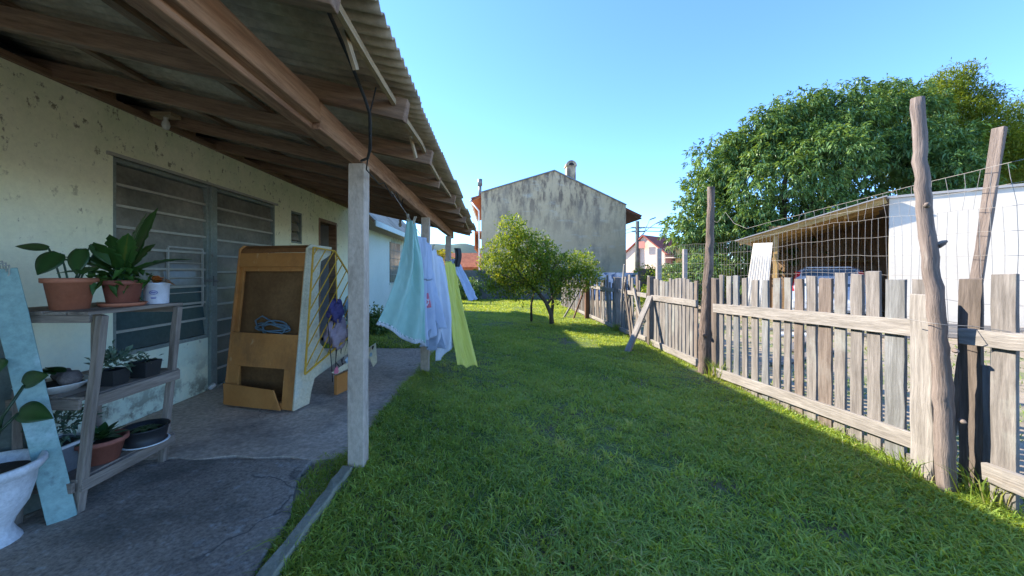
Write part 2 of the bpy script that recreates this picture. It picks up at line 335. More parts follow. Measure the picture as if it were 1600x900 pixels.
def raw(name, V, F, tint, mats, parent=None, smooth=False):
    """V (n,3); F list of (k, width) int arrays"""
    me = bpy.data.meshes.new(name); nv = len(V); me.vertices.add(nv); me.vertices.foreach_set('co', V.astype(np.float32).ravel())
    loops = np.concatenate([f.ravel() for f in F]); sizes = np.concatenate([np.full(len(f), f.shape[1]) for f in F])
    me.loops.add(len(loops)); me.loops.foreach_set('vertex_index', loops.astype(np.int32))
    me.polygons.add(len(sizes)); st = np.concatenate([[0], np.cumsum(sizes)[:-1]])
    me.polygons.foreach_set('loop_start', st.astype(np.int32)); me.polygons.foreach_set('loop_total', sizes.astype(np.int32))
    if smooth: me.polygons.foreach_set('use_smooth', np.ones(len(sizes), bool))
    a = me.attributes.new('tint', 'FLOAT', 'POINT'); a.data.foreach_set('value', tint.astype(np.float32))
    me.update(); me.validate()
    return link_mesh(name, me, mats, parent)
def unit(a): return a / (np.linalg.norm(a, axis=1, keepdims=True) + 1e-9)
def rdir(n): return unit(RNG.normal(size=(n, 3)))
def leaf_arrays(P, D, L, Wd, droop=.25, fold=.25):
    n = len(P); D = unit(D); up = rdir(n) * .5 + np.array([0, 0, 1.0]); sd = unit(np.cross(D, up)); nm = np.cross(sd, D)
    L = np.asarray(L).reshape(-1, 1) * np.ones((n, 1)); Wd = np.asarray(Wd).reshape(-1, 1) * np.ones((n, 1))
    mid = P + D * L * .45
    a = mid + sd * Wd * .5 + nm * Wd * fold; b = mid - sd * Wd * .5 + nm * Wd * fold
    tip = P + D * L - np.array([0, 0, 1.0]) * L * droop
    V = np.stack([P, a, tip, b], 1).reshape(-1, 3); i = np.arange(n).reshape(-1, 1) * 4
    return V, [np.hstack([i, i + 1, i + 2]), np.hstack([i, i + 2, i + 3])]
def leaves(name, P, D, L, Wd, tint, mats, parent=None, droop=.25, fold=.25):
    V, F = leaf_arrays(P, D, L, Wd, droop, fold)
    return raw(name, V, F, np.repeat(tint, 4), mats, parent)
def grass_arrays(P, H, Wd, lean):
    n = len(P); an = RNG.uniform(0, 2 * math.pi, n); az = RNG.uniform(0, 2 * math.pi, n)
    s = np.stack([np.cos(an), np.sin(an), np.zeros(n)], 1) * Wd[:, None] * .5
    l = np.stack([np.cos(az), np.sin(az), np.zeros(n)], 1) * (H * lean)[:, None]
    up = np.zeros((n, 3)); up[:, 2] = H
    m = P + up * .6 + l * .35; t = P + up * (1 - .25 * np.minimum(lean, 2))[:, None] + l
    V = np.stack([P - s, P + s, m + s * .8, m - s * .8, t], 1).reshape(-1, 3); i = np.arange(n).reshape(-1, 1) * 5
    return V, [np.hstack([i, i + 1, i + 2, i + 3]), np.hstack([i + 3, i + 2, i + 4])]
def patchy(X, Y, f):
    return (np.sin(X * f * 1.7 + 1.3 * np.sin(Y * f)) + np.sin(Y * f * 2.1 + 1.7 * np.sin(X * f * 1.3 + 2)) + np.sin((X + Y) * f * 3.3 + 1)) / 3
def struct(o): o['kind'] = 'structure'; return o

# ------------------------------------------------------------------ ground
def gheight(x, y): return .012 * math.sin(x * 2.1 + y) + .010 * math.sin(y * 1.7 - x * 1.2)
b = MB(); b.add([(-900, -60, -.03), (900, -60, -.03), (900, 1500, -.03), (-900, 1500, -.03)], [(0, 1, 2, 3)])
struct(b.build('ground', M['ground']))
b = MB(); b.grid(lambda u, v: (-1.12 + 4.3 * u, -4 + 24 * v, 0), 4, 20); struct(b.build('lawn', M['soil']))
b = MB(); b.grid(lambda u, v: (-3.42 + 2.3 * u, 6.95 + 13 * v, 0), 4, 20); struct(b.build('side_lawn', M['soil']))
b = MB(); b.grid(lambda u, v: (3.19 + 20 * u, -4 + 26 * v, .0), 4, 4); struct(b.build('dirt_yard', M['dirt']))
b = MB(); b.prism([(-3.46, 2.865)] + [(-3.46 + .09 * i, 2.865 + .022 * math.sin(i * 1.3) + .02 * math.sin(i * .45)) for i in range(1, 26)] + [(-1.16, 2.90)] + [(-1.11 + .02 * math.sin(i * 2.1) + .012 * math.sin(i * 5.3), 3.0 + .2 * i) for i in range(20)] + [(-1.12, 6.95), (-3.46, 6.95)], (0, 0, -.1), (1, 0, 0), (0, 1, 0), (0, 0, .119)); struct(b.build('porch_slab', M['slab']))
def edge(y): return -1.10 - .27 * max(0, y - 1.7) + .03 * math.sin(y * 9) + .02 * math.sin(y * 23)
b = MB(); ys = [-4 + .2 * i for i in range(35)]; ys[-1] = 2.85
poly = [(-3.46, -4)] + [(edge(y), y) for y in ys] + [(-3.46, 2.85)]
b.prism(poly, (0, 0, -.1), (1, 0, 0), (0, 1, 0), (0, 0, .115)); struct(b.build('porch_path', M['slab_dark'], bevel=.01))
for y0, y1 in ((-2, .6), (.605, 1.9), (1.905, 2.66)):
    b = MB(); b.bar((-1.05, y0, .0), (-1.05, y1, .0), .07, .13, seg=8, wob=.006)
    tag(b.build('curb', M['curb'], bevel=.008), 'low pale concrete edging strip dividing porch floor from lawn', 'curb', 'edging strips of the porch')

# lawn grass: one carpet nobody could count
def grass_field(spec):
    Vs = []; Fs4 = []; Fs3 = []; Ts = []; n0 = 0
    for (x0, x1, y0, y1, n, h0, h1, w) in spec:
        X = RNG.uniform(x0, x1, n); Y = RNG.uniform(y0, y1, n)
        pt = patchy(X, Y, 2.2) * .5 + patchy(X, Y, 7.0) * .5
        keep = RNG.uniform(0, 1, n) < .82 + .7 * pt; X, Y, pt = X[keep], Y[keep], pt[keep]; n = len(X)
        Z = .012 * np.sin(X * 2.1 + Y) + .010 * np.sin(Y * 1.7 - X * 1.2) - .005
        H = RNG.uniform(h0, h1, n) * (.82 + .35 * pt); lean = RNG.uniform(.4, 2.3, n)
        V, F = grass_arrays(np.stack([X, Y, Z], 1), H, w * RNG.uniform(.6, 1.3, n), lean)
        t = np.clip(.46 + .22 * pt + .2 * patchy(X + 9, Y - 4, .9) + RNG.normal(0, .22, n), 0, .9); dead = RNG.uniform(0, 1, n) < np.clip(.025 + .16 * (patchy(X + 3, Y + 5, 1.3) - .35), .012, .2); t[dead] = 1
        Vs.append(V); Fs4.append(F[0] + n0); Fs3.append(F[1] + n0); Ts.append(np.repeat(t, 5)); n0 += len(V)
    return np.concatenate(Vs), [np.concatenate(Fs4), np.concatenate(Fs3)], np.concatenate(Ts)
V, F, T = grass_field([
    (-1.0, 3.1, 1.2, 2.6, 46000, .03, .09, .0088), (-1.02, 3.14, 2.6, 4.5, 54000, .03, .09, .0092),
    (-1.02, 3.15, 4.5, 8.0, 70000, .035, .075, .009), (-1.0, 3.2, 8.0, 13, 50000, .04, .08, .014), (-1.0, 3.2, 13, 19.5, 26000, .05, .09, .022),
    (-3.4, -1.0, 7.0, 13, 16000, .06, .14, .014), (-3.4, -1.0, 13, 19.5, 8000, .06, .12, .02),
    (-1.10, -.98, 1.2, 6.9, 5000, .05, .12, .007), (3.0, 3.16, 1.5, 7, 2500, .06, .16, .007),
    (-1.20, -1.09, 1.75, 2.2, 400, .02, .06, .007), (-1.26, -1.09, 2.15, 2.55, 800, .02, .06, .007), (-1.34, -1.05, 2.5, 2.92, 1200, .02, .07, .007), (-1.18, -.9, 2.7, 3.0, 700, .03, .08, .007), (-1.14, -1.02, 3.0, 6.9, 3200, .03, .09, .008)])
tag(raw('lawn_grass', V, F, T, M['grass']), 'short mown green grass carpeting the yard', 'grass', kind='stuff')
Vs = []; F4 = []; F3 = []; Ts = []; n0 = 0
for k in range(420):
    y = RNG.uniform(1.5, 4.5) if k < 300 else RNG.uniform(4.5, 9); x = RNG.uniform(-.95, 3.0); n = int(RNG.integers(8, 26)); sp = RNG.uniform(.015, .05)
    V, F = grass_arrays(np.stack([RNG.normal(x, sp, n), RNG.normal(y, sp, n), np.zeros(n)], 1), RNG.uniform(.04, .085, n), RNG.uniform(.007, .011, n), RNG.uniform(.6, 1.9, n))
    Vs.append(V); F4.append(F[0] + n0); F3.append(F[1] + n0); n0 += len(V); Ts.append(np.full(len(V), np.clip(RNG.normal(.6, .2), 0, .92)))
tag(raw('lawn_tufts', np.concatenate(Vs), [np.concatenate(F4), np.concatenate(F3)], np.concatenate(Ts), M['grass']), 'coarser grass tufts scattered through the mown lawn', 'grass', kind='stuff')
V, F, T = grass_field([(3.2, 9, 2, 12, 9000, .03, .08, .012), (3.16, 3.6, 1.6, 7, 1600, .06, .18, .009)])
tag(raw('yard_grass', V, F, T, M['weed']), 'sparse dry grass on the dirt yard beyond the picket fence', 'grass', kind='stuff')

# ------------------------------------------------------------------ the house with its porch
WX = -3.45; PX = -1.0
house = thing('house', 'long single storey house with mildewed yellow green wall and timber porch', 'house', (WX, 3, 0))
SL = .232
def rz(x): return 2.40 - SL * (x - PX)          # underside of the rafters
# wall with openings (built as blocks around them)
b = MB(); Y0, Y1, ZT = -4.0, 8.85, 2.95
ops = [(3.36, 5.85, 0.0, 2.50), (6.31, 6.68, 1.95, 2.50), (7.30, 8.12, 0.05, 2.52)]
ycur = Y0
for (ya, yb, za, zb) in ops:
    b.box((WX - .18, ycur, -.05), (WX, ya, ZT))
    b.box((WX - .18, ya, zb), (WX, yb, ZT))
    if za > .1: b.box((WX - .18, ya, -.05), (WX, yb, za))
    ycur = yb
b.box((WX - .18, ycur, -.05), (WX, Y1, ZT))
for yy in (Y0, Y1 - .18): b.prism([(-6.8, -.05), (WX - .181, -.05), (WX - .181, 3.08), (-6.8, 3.84)], (0, yy, 0), (1, 0, 0), (0, 0, 1), (0, .18, 0))
b.box((-6.98, Y0, -.05), (-6.801, Y1, 3.9))
b.build('wall', M['wall'], house)
b = MB(); b.box((-6.7, Y0 + .2, 2.6), (WX - .2, Y1 - .2, 2.64)); b.build('ceiling', M['dark'], house)
# glazed screen: left leaf is window over a masonry dado, right leaf reaches the floor
b = MB(); b.box((WX - .13, 3.361, -.05), (WX - .02, 4.53, .66)); b.build('dado', M['wall'], house)
def glazed(y0, y1, zb, rows, zsplit, inner=None):
    f = MB(); t = .035; X0, X1 = WX - .075, WX - .005
    f.box((X0, y0, zb), (X1, y0 + t, 2.495)); f.box((X0, y1 - t, zb), (X1, y1, 2.495))
    f.box((X0, y0 + t, 2.455), (X1, y1 - t, 2.495)); f.box((X0, y0 + t, zb), (X1, y1 - t, zb + .04))
    fr = f.build('window', M['steel'], house, bevel=.003)
    b1 = MB(); z0 = zb + .04; H = 2.455 - z0
    for k in range(1, rows): b1.box((WX - .055, y0 + t, z0 + H * k / rows - .012), (WX - .018, y1 - t, z0 + H * k / rows + .012))
    b1.build('glazing_bar', M['bar_grey'], fr)
    if inner:
        b2 = MB(); ya, yb, za, zc = inner
        for z in (za, zc): b2.box((WX - .03, ya, z - .009), (WX - .012, yb, z + .009))
        for y in (ya, yb): b2.box((WX - .030, y - .009, za + .0095), (WX - .012, y + .009, zc - .0095))
        for k in range(1, 4): z = za + (zc - za) * k / 4; b2.box((WX - .03, ya + .0095, z - .005), (WX - .015, yb - .0095, z + .005))
        b2.build('vent_sash', M['metal_pale'], fr)
    for k in range(rows):
        za = z0 + H * k / rows + .006; zc = z0 + H * (k + 1) / rows - .006
        g = MB(); tl = .012
        g.add([(WX - .045 + tl, y0 + t + .001, za), (WX - .045 + tl, y1 - t - .001, za), (WX - .045 - tl, y1 - t - .001, zc), (WX - .045 - tl, y0 + t + .001, zc),
               (WX - .051 + tl, y0 + t + .001, za), (WX - .051 + tl, y1 - t - .001, za), (WX - .051 - tl, y1 - t - .001, zc), (WX - .051 - tl, y0 + t + .001, zc)],
              [(0,1,2,3),(7,6,5,4),(0,4,5,1),(1,5,6,2),(2,6,7,3),(3,7,4,0)])
        g.build('pane', M['glass_low'] if zc < zsplit else M['glass_dark'], fr)
    return fr
glazed(3.361, 4.50, .66, 9, 1.3, (3.95, 4.42, 1.05, 1.72))
glazed(4.60, 5.849, .0, 12, .9)
b = MB(); b.box((WX - .10, 4.501, -.05), (WX + .02, 4.599, 2.495)); b.build('mullion', M['steel'], house, bevel=.004)
b = MB(); b.box((WX - .02, 3.30, 2.5), (WX + .02, 5.9, 2.53)); b.build('lintel', M['bar_grey'], house)
b = MB(); b.box((WX - .06, 4.44, 1.33), (WX + .03, 4.49, 1.36)); b.box((WX + .021, 4.53, 1.28), (WX + .035, 4.57, 1.40)); b.tube([(WX + .035, 4.55, 1.34), (WX + .07, 4.55, 1.34), (WX + .07, 4.48, 1.34)], .008)
b.build('door_handle', M['metal_grey'], house)
b = MB()
for y in (6.311, 6.645): b.box((WX - .08, y, 1.951), (WX - .01, y + .034, 2.499))
for z in (1.951, 2.469): b.box((WX - .08, 6.346, z), (WX - .01, 6.644, z + .03))
sw = b.build('small_window', M['steel'], house)
b = MB()
for k in range(3):
    z = 2.0 + k * .16; b.bar((WX - .05, 6.347, z + .07), (WX - .05, 6.643, z + .07), .006, .13, up=(-.25, 0, 1))
b.build('louvre_pane', M['glass_dark'], sw)
b = MB()
for y in (7.301, 8.069): b.box((WX - .16, y, 0), (WX + .012, y + .05, 2.519))
b.box((WX - .16, 7.352, 2.46), (WX + .012, 8.068, 2.519)); df = b.build('door_frame', M['dark_wood'], house)
b = MB(); b.bar((WX - .14, 8.05, 1.25), (WX - .62, 7.68, 1.25), .04, 2.40, up=(0, 0, 1)); b.build('door_leaf', M['door_grey'], df)
# porch posts, beam, rafters, sheets
for y in (2.74, 5.40, 8.10):
    b = MB(); b.bar((PX - .004, y, -.08), (PX + .004, y, 2.238), .118, .112, up=(0, 1, 0), seg=10, wob=.0035); b.build('porch_post', M['post'], house, bevel=.006)
b = MB(); b.bar((PX + .004, 2.05, 2.315), (PX + .004, 8.8, 2.315), .075, .15, seg=14, wob=.004); b.build('porch_beam', M['beam_wood'], house, bevel=.006)
b = MB(); b.bar((PX - .055, -4, 2.328), (PX - .04, 2.34, 2.322), .075, .16, seg=12, wob=.004); b.build('porch_beam', M['beam_wood'], house, bevel=.006)
b = MB(); b.bar((PX + .012, -4, 2.335), (PX + .012, 2.04, 2.335), .07, .13, seg=12, wob=.004); b.build('porch_beam', M['beam_wood'], house, bevel=.006)
RY = [-3.05, -2.2, -1.35, -.5, .35, 1.2, 2.05, 2.9, 3.75, 4.6, 5.45, 6.3, 7.15, 8.0, 8.72]
for y in RY:
    b = MB(); xe = -.52 + random.uniform(-.07, .05); h = .115
    y2 = y + random.uniform(-.03, .03)
    b.bar((-3.72, y, rz(-3.72) + h / 2), (xe, y2, rz(xe) + h / 2), .055, h, seg=8, wob=.003); b.build('rafter', M['dark_wood'], house, bevel=.005)
b = MB(); b.bar((WX - .03, Y0, ZT + .03), (WX - .03, Y1, ZT + .03), .12, .058, seg=10, wob=.003); b.build('wall_plate', M['dark_wood'], house, bevel=.005)
for k in range(len(RY) - 1):
    if RY[k] < .3: continue
    ym = RY[k] + .3 + .25 * random.random(); b = MB(); b.box((WX - .06, ym, 2.985), (WX - .03, ym + .16, 3.09)); b.build('packing_block', M['pale_wood'] if k % 3 == 0 else M['dark_wood'], house)
for x, mm, w in ((-1.78, 'dark_wood', .05), (-2.7, 'dark_wood', .05)):
    b = MB(); z = rz(x) + .115 + .02; b.bar((x, Y0, z), (x, 8.85, z), w, .036, seg=10, wob=.002); b.build('purlin', M[mm], house)
b = MB(); pts = [(-.545 + .012 * math.sin(y * 3), y, rz(-.545) + .085 + .008 * math.sin(y * 5.1)) for y in np.linspace(-4, 8.9, 26)]
for p, q in zip(pts[:-1], pts[1:]): b.bar(p, q, .022, .032)
b.build('fascia_strip', M['pale_wood'], house)
for y in (1.45, 2.62):
    b = MB(); b.bar((-.59, y, rz(-.6) + .10), (-.565, y + .07, rz(-.6) - .03), .016, .022); b.build('batten_offcut', M['pale_wood'], house)
def sheet(y0, y1, x0, x1, zoff, name):
    n = int((y1 - y0) / .076 * 8); V = []; xs = np.linspace(x0, x1, 8)
    jag = {}
    for i in range(n + 1):
        y = y0 + (y1 - y0) * i / n; w = .0125 * math.cos(2 * math.pi * y / .076); sk = int((y - y0) / .9); 
        if sk not in jag: jag[sk] = (random.uniform(-.02, .025), random.uniform(-.006, .006))
        for j, x in enumerate(xs):
            xx = x + jag[sk][0] * (j == 7); V.append((xx, y, rz(xx) + zoff + w + jag[sk][1] + .004 * math.sin(x * 3 + y)))
    m = len(xs); b = MB()
    b.add(V, [(i*m+j, i*m+j+1, (i+1)*m+j+1, (i+1)*m+j) for i in range(n) for j in range(m-1)], None, True)
    return b.build(name, M['roof'], house, solid=.007)
sheet(-4.1, 8.98, -3.9, -.42, .168, 'roof_sheet')
sheet(-4.1, 8.98, -7.2, -3.75, .188, 'roof_sheet')
for (x, y, z) in ((-3.2, 3.62, 2.93), (-2.0, 7.9, 2.50)):
    b = MB(); b.lathe([(0, .06), (.022, .06), (.024, .03), (.018, .0), (.03, -.02), (.036, -.05), (.024, -.085), (0, -.095)], (x, y, z), 14)
    b.build('bulb', M['bulb'], house)
b = MB(); b.box((-3.30, 3.56, 2.955), (-3.1, 3.68, 2.99)); b.build('lamp_board', M['pale_wood'], house)
# hanging cable
cb = MB(); P0 = [(-.60, 1.0, 2.50), (-.644, 1.4, 2.476), (-.665, 1.7, 2.43), (-.655, 1.88, 2.33), (-.66, 1.97, 2.29), (-.70, 2.1, 2.15), (-.80, 2.35, 2.17), (-.93, 2.6, 2.23)]
cb.tube(P0, .0085, 8); cb.tube([(-.66, 1.97, 2.29), (-.62, 1.95, 2.42)], .004, 6)
cb.tube([(-.68, 2.04, 2.2), (-.86, 2.5, 2.14), (-.93, 3.0, 2.16), (-.95, 3.2, 2.22), (-.92, 3.35, 2.13), (-.95, 3.6, 2.22), (-.93, 3.72, 2.12), (-.955, 3.9, 2.22)], .0045, 6)
tag(cb.build('cable', M['dwire']), 'black electric cable sagging from the porch roof to the beam', 'cable')

# second house beyond
h2 = thing('house', 'white neighbouring house with barred window beyond the porch', 'house', (-3.5, 12, 0))
b = MB(); b.box((-7.5, 9.3, -.05), (WX, 15.0, 2.62))
b.prism([(-7.5, 2.621), (WX, 2.621), (-5.2, 4.9)], (0, 14.82, 0), (1, 0, 0), (0, 0, 1), (0, .18, 0)); b.prism([(-7.5, 2.621), (WX, 2.621), (-5.2, 4.9)], (0, 9.3, 0), (1, 0, 0), (0, 0, 1), (0, .18, 0))
b.build('wall', M['wall_white'], h2)
for sx in (-1, 1):
    x1 = -2.95 if sx > 0 else -8.0
    b = MB(); b.bar((-5.2, 12.2, 4.97), (x1, 12.2, 2.70), 6.1, .06, up=(0, 0, 1)); b.build('roof', M['roof'], h2)  # steep ridge, out of view, shaped to cast the far shadow on the lawn
b = MB(); b.bar((-2.93, 9.15, 2.66), (-2.93, 15.25, 2.66), .03, .14); b.build('fascia', M['wall_white'], h2)
b = MB(); b.box((WX - .05, 12.25, 1.1), (WX + .015, 13.6, 2.45)); hw = b.build('window', M['glass_dark'], h2)
b = MB()
for k in range(8): y = 12.3 + k * .18; b.tube([(WX + .06, y, 1.05), (WX + .06, y, 2.55 + .06 * (k % 2))], .008, 6)
for k in range(6): z = 1.1 + k * .27; b.tube([(WX + .06, 12.2, z), (WX + .06, 13.65, z)], .007, 6)
b.build('window_grille', M['bar_grey'], hw)
b = MB(); b.box((WX - .02, 12.2, 1.03), (WX + .05, 13.65, 1.095)); b.build('window_sill', M['wall_white'], hw)

# ------------------------------------------------------------------ fence
FX = 3.06
def picket(par, y, z0, z1, w=.09, x=FX, lx=0, ly=0, m='fence', t=.022):
    if m == 'fence': m = random.choice(('fence', 'fence', 'fence_cool', 'fence_brown', 'fence'))
    b = MB(); b.bar((x, y, z0), (x + lx, y + ly, z1), w * 1.07, t, up=(1, 0, 0), seg=7, wob=.0035); return b.build('picket', M[m], par, bevel=.003)
def rail(par, ya, za, yb, zb, h=.11, x=FX - .03, m='fence_pale'):
    b = MB(); b.bar((x, ya, za), (x, yb, zb), .034, h, seg=12, wob=.0035); return b.build('rail', M[m], par, bevel=.004)
f = thing('picket_fence', 'weathered picket fence section between tall stripped log pole and bark covered post', 'fence', (FX, 3.8, 0))
for y, w in zip((4.98, 4.83, 4.68, 4.52, 4.35, 4.18, 4.02, 3.87, 3.72, 3.57, 3.425, 3.28, 3.13, 2.98, 2.83, 2.655), (.07, .08, .09, .08, .095, .09, .095, .08, .095, .10, .125, .095, .095, .10, .13, .10)):
    picket(f, y, random.uniform(-.02, .03), 1.385 + random.uniform(-.03, .04) + (.03 if y < 3.3 else 0), w, ly=random.uniform(-.012, .012), m='fence')
rail(f, 5.12, .955, 2.57, 1.05, .12); rail(f, 5.15, .08, 2.60, .235, .115)
b = MB(); b.bar((FX + .01, 5.05, -.005), (FX + .01, 2.62, .06), .02, .10, seg=6, wob=.004); b.build('skirting_board', M['fence'], f, bevel=.003)
f = thing('picket_fence', 'tightly boarded picket fence section between bark covered post and propped post', 'fence', (FX, 6.2, 0))
for k in range(13): picket(f, 5.62 + k * .118, .0, 1.31 + random.uniform(-.04, .05), random.uniform(.075, .10), ly=random.uniform(-.015, .015))
rail(f, 5.55, .98, 7.15, .96, .10); rail(f, 5.55, .10, 7.15, .10, .11)
f = thing('picket_fence', 'broken picket fence section with loose boards leaning at odd angles', 'fence', (FX, 8.1, 0))
for k in range(11):
    ln = random.uniform(-.03, .03) if k not in (1, 2, 4) else (-.30, .22, -.2)[(1, 2, 4).index(k)]
    picket(f, 7.45 + k * .145, -.02, 1.32 + random.uniform(-.10, .12), random.uniform(.08, .11), lx=random.uniform(-.04, .04), ly=ln)
rail(f, 7.35, .98, 9.05, 1.0, .09); rail(f, 7.4, .12, 9.05, .08, .09)
f = thing('picket_fence', 'farthest old picket fence section near the small fruit tree', 'fence', (FX - .05, 11, 0))
for k in range(44):
    y = 9.3 + k * .155
    if k in (5, 17): continue
    picket(f, y, -.02, 1.28 + random.uniform(-.12, .10), random.uniform(.07, .12), x=FX - .02 - .02 * (y - 9.3), lx=random.uniform(-.05, .05), ly=random.uniform(-.05, .05), m='fence' if k % 4 else 'fence_dark')
rail(f, 9.2, 1.0, 16, 1.0, .09, x=FX - .09); rail(f, 9.2, .1, 16, .1, .09, x=FX - .09)
f = thing('picket_fence', 'picket fence section with one wide board right of tall stripped log pole', 'fence', (FX, 2.2, 0))
picket(f, 2.42, .05, 1.41, .11, x=FX + .05, m='fence_dark'); picket(f, 2.225, -.03, 1.435, .105, m='fence')
picket(f, 2.33, .1, .86, .07, x=FX + .06, m='fence'); picket(f, 1.98, -.03, 1.42, .11); picket(f, 1.80, -.03, 1.42, .11)
rail(f, 2.41, 1.035, 1.7, 1.06, .10); rail(f, 2.30, .22, 1.7, .23, .11)
def log(name, label, pts, rad, m, cat='post', n=18, wob=.075, knots=()):
    P = []; Rr = []
    for i in range(len(pts) - 1):
        for k in range(10):
            t = k / 10; P.append(Vector(pts[i]).lerp(Vector(pts[i+1]), t) + Vector((random.uniform(-.005, .005), random.uniform(-.005, .005), 0))); Rr.append((rad[i] * (1 - t) + rad[i+1] * t) * (1 + random.uniform(-.04, .04)))
    P.append(Vector(pts[-1])); Rr.append(rad[-1])
    b = MB(); b.tube(P, Rr, n, wob=wob)
    for (p, r, d) in knots: b.tube([p, Vector(p) + Vector(d) * .6, Vector(p) + Vector(d)], [r, r * .8, r * .3], 8)
    return tag(b.build(name, M[m]), label, cat)
log('log_pole', 'tall stripped log pole with knots standing before the near fence', [(2.955, 2.42, -.06), (2.93, 2.42, .7), (2.88, 2.43, 1.35), (2.80, 2.43, 2.0), (2.785, 2.44, 2.595)], [.047, .045, .042, .037, .033], 'log',
    knots=[((2.865, 2.40, 1.62), .022, (.045, -.015, .03)), ((2.80, 2.40, 1.88), .018, (-.022, -.02, .01)), ((2.93, 2.36, .95), .016, (-.02, -.03, 0)), ((2.98, 2.37, .5), .018, (-.01, -.035, 0))])
log('bark_post', 'crooked bark covered post rising above the middle of the fence', [(3.02, 5.33, -.06), (3.03, 5.33, .6), (3.08, 5.35, 1.3), (3.12, 5.36, 2.0), (3.135, 5.36, 2.68)], [.085, .075, .06, .05, .046], 'bark', wob=.12,
    knots=[((2.99, 5.26, .55), .03, (-.05, -.03, .02))])
b = MB(); b.bar((2.985, 2.56, -.04), (2.97, 2.57, 1.29), .15, .07, up=(1, 0, 0), seg=9, wob=.006, taper=.85)
tag(b.build('split_post', M['fence_pale'], bevel=.008), 'pale split timber slab post left of the tall log pole', 'post')
b = MB(); b.bar((3.10, 5.17, -.04), (3.11, 5.20, 1.36), .12, .08, up=(1, 0, 0), seg=9, wob=.008)
tag(b.build('split_post', M['fence_dark'], bevel=.008), 'dark split timber post hugging the bark covered post', 'post')
b = MB(); b.bar((3.25, 2.63, .3), (3.25, 2.386, 2.376), .058, .03, up=(1, .2, 0), seg=8, wob=.004)
tag(b.build('leaning_plank', M['log'], bevel=.005), 'long narrow plank leaning above the fence beside the log pole', 'plank')
def post(x, y, h, w, label, m='fence_dark'):
    b = MB(); b.bar((x, y, -.05), (x + .01, y, h), w, w, up=(0, 1, 0), seg=8, wob=.007); tag(b.build('fence_post', M[m], bevel=.006), label, 'post')
post(3.07, 7.27, 1.36, .12, 'square dark fence post propped by a slanting pale strut')
post(3.02, 9.12, 1.32, .13, 'stout grey fence post between loose boards and far pickets', 'fence')
post(2.90, 11.6, 1.18, .12, 'brown fence post near the small fruit tree with two props', 'soffit')
b = MB(); b.bar((2.40, 6.72, -.03), (3.0, 7.12, .98), .11, .045, up=(0, 0, 1), seg=6, wob=.004); tag(b.build('strut', M['fence_pale'], bevel=.005), 'thick pale strut slanting from lawn to the fence post', 'strut')
for k, (x, y, lb) in enumerate(((2.28, 11.9, 'thin grey prop nearest the fruit tree leaning on far fence'), (2.50, 11.5, 'brown prop plank leaning on the far fence post'))):
    b = MB(); b.bar((x - .05, y, -.02), (2.83, y, 1.0), .07, .04, seg=5, wob=.004); tag(b.build('strut', M['fence'] if k == 0 else M['soffit'], bevel=.004), lb, 'strut')
for (a, c, w, lb) in (((2.96, 8.0, .02), (3.0, 8.55, 1.20), .09, 'loose dark board slumped against broken fence section'), ((2.95, 8.6, .75), (2.93, 8.35, 1.62), .045, 'thin white pole tilted above broken fence section'), ((2.97, 7.55, .5), (2.99, 7.95, 1.1), .07, 'short loose slat leaning beside the propped post')):
    b = MB(); b.bar(a, c, w, .03, up=(1, 0, 0), seg=5, wob=.004); tag(b.build('loose_board', M['fence_dark'] if w > .08 else M['fence_pale'], bevel=.003), lb, 'board')
b = MB(); b.bar((3.7, 8.35, 0), (3.7, 8.35, 1.98), .10, .10, up=(0, 1, 0)); tag(b.build('concrete_post', M['concrete_post'], bevel=.008), 'square pale concrete post behind the broken fence', 'post')
b = MB(); b.bar((3.75, 7.3, 0), (3.75, 7.3, 1.9), .07, .07, up=(0, 1, 0)); tag(b.build('concrete_post', M['concrete_post'], bevel=.006), 'thin pale concrete post behind the tightly boarded fence', 'post')
# wire mesh
mesh = thing('wire_mesh', 'rusty galvanised stock wire mesh strung above the picket fence', 'wire mesh', (3.2, 4, 0))
b = MB(); MX = 3.2
def mt(y): return 1.885 + .025 * math.sin(y * 2.2)
def mxo(y, z): return MX + .005 * math.sin(y * 9 + z * 4) + .02 * math.sin(y * 2 + 1)
ys = np.arange(1.6, 7.3, .060)
for y in ys:
    j = random.uniform(-.008, .008); zt = mt(y)
    b.tube([(mxo(y, z), y + j * .6 + .005 * math.sin(z * 7 + y * 11), z) for z in np.linspace(.85, zt, 5)], .0012, 4, caps=False)
for k in range(7):
    b.tube([(mxo(y, 1), y, mt(y) - k * .155 + .006 * math.sin(y * 13 + k)) for y in np.arange(1.6, 7.3, .12)], .0014, 4, caps=False)
b.build('mesh_panel', M['wire'], mesh)
b = MB()
def tp(y): return 2.14 - .02 * (y - 1.6) if y < 2.5 else 2.12 - .10 * max(0, (y - 2.5) / 1.9) ** 1.3
for y in np.arange(1.6, 3.9, .085): b.tube([(mxo(y, z), y + .02 * math.sin(z * 9 + y * 17), z) for z in np.linspace(mt(y), tp(y), 4)], .0012, 4, caps=False)
b.tube([(mxo(y, 1), y, tp(y)) for y in np.arange(1.6, 4.4, .1)] + [(3.2, 4.7, 2.0), (3.2, 4.95, 2.10), (3.18, 5.1, 2.27), (3.16, 5.25, 2.15), (3.12, 5.34, 2.2)], .002, 4)
b.tube([(mxo(y, 1), y, (tp(y) + mt(y)) / 2) for y in np.arange(1.6, 3.9, .1)], .0017, 4)
b.build('mesh_panel', M['wire'], mesh)
b = MB(); b.tube([(2.84, 2.6, 1.13), (2.82, 2.40, 1.12), (2.86, 2.34, 1.115), (3.0, 2.33, 1.11), (3.02, 2.17, 1.10)], .0025, 5)
tag(b.build('tie_wire', M['wire']), 'thin tie wire wrapped round the tall log pole', 'wire')
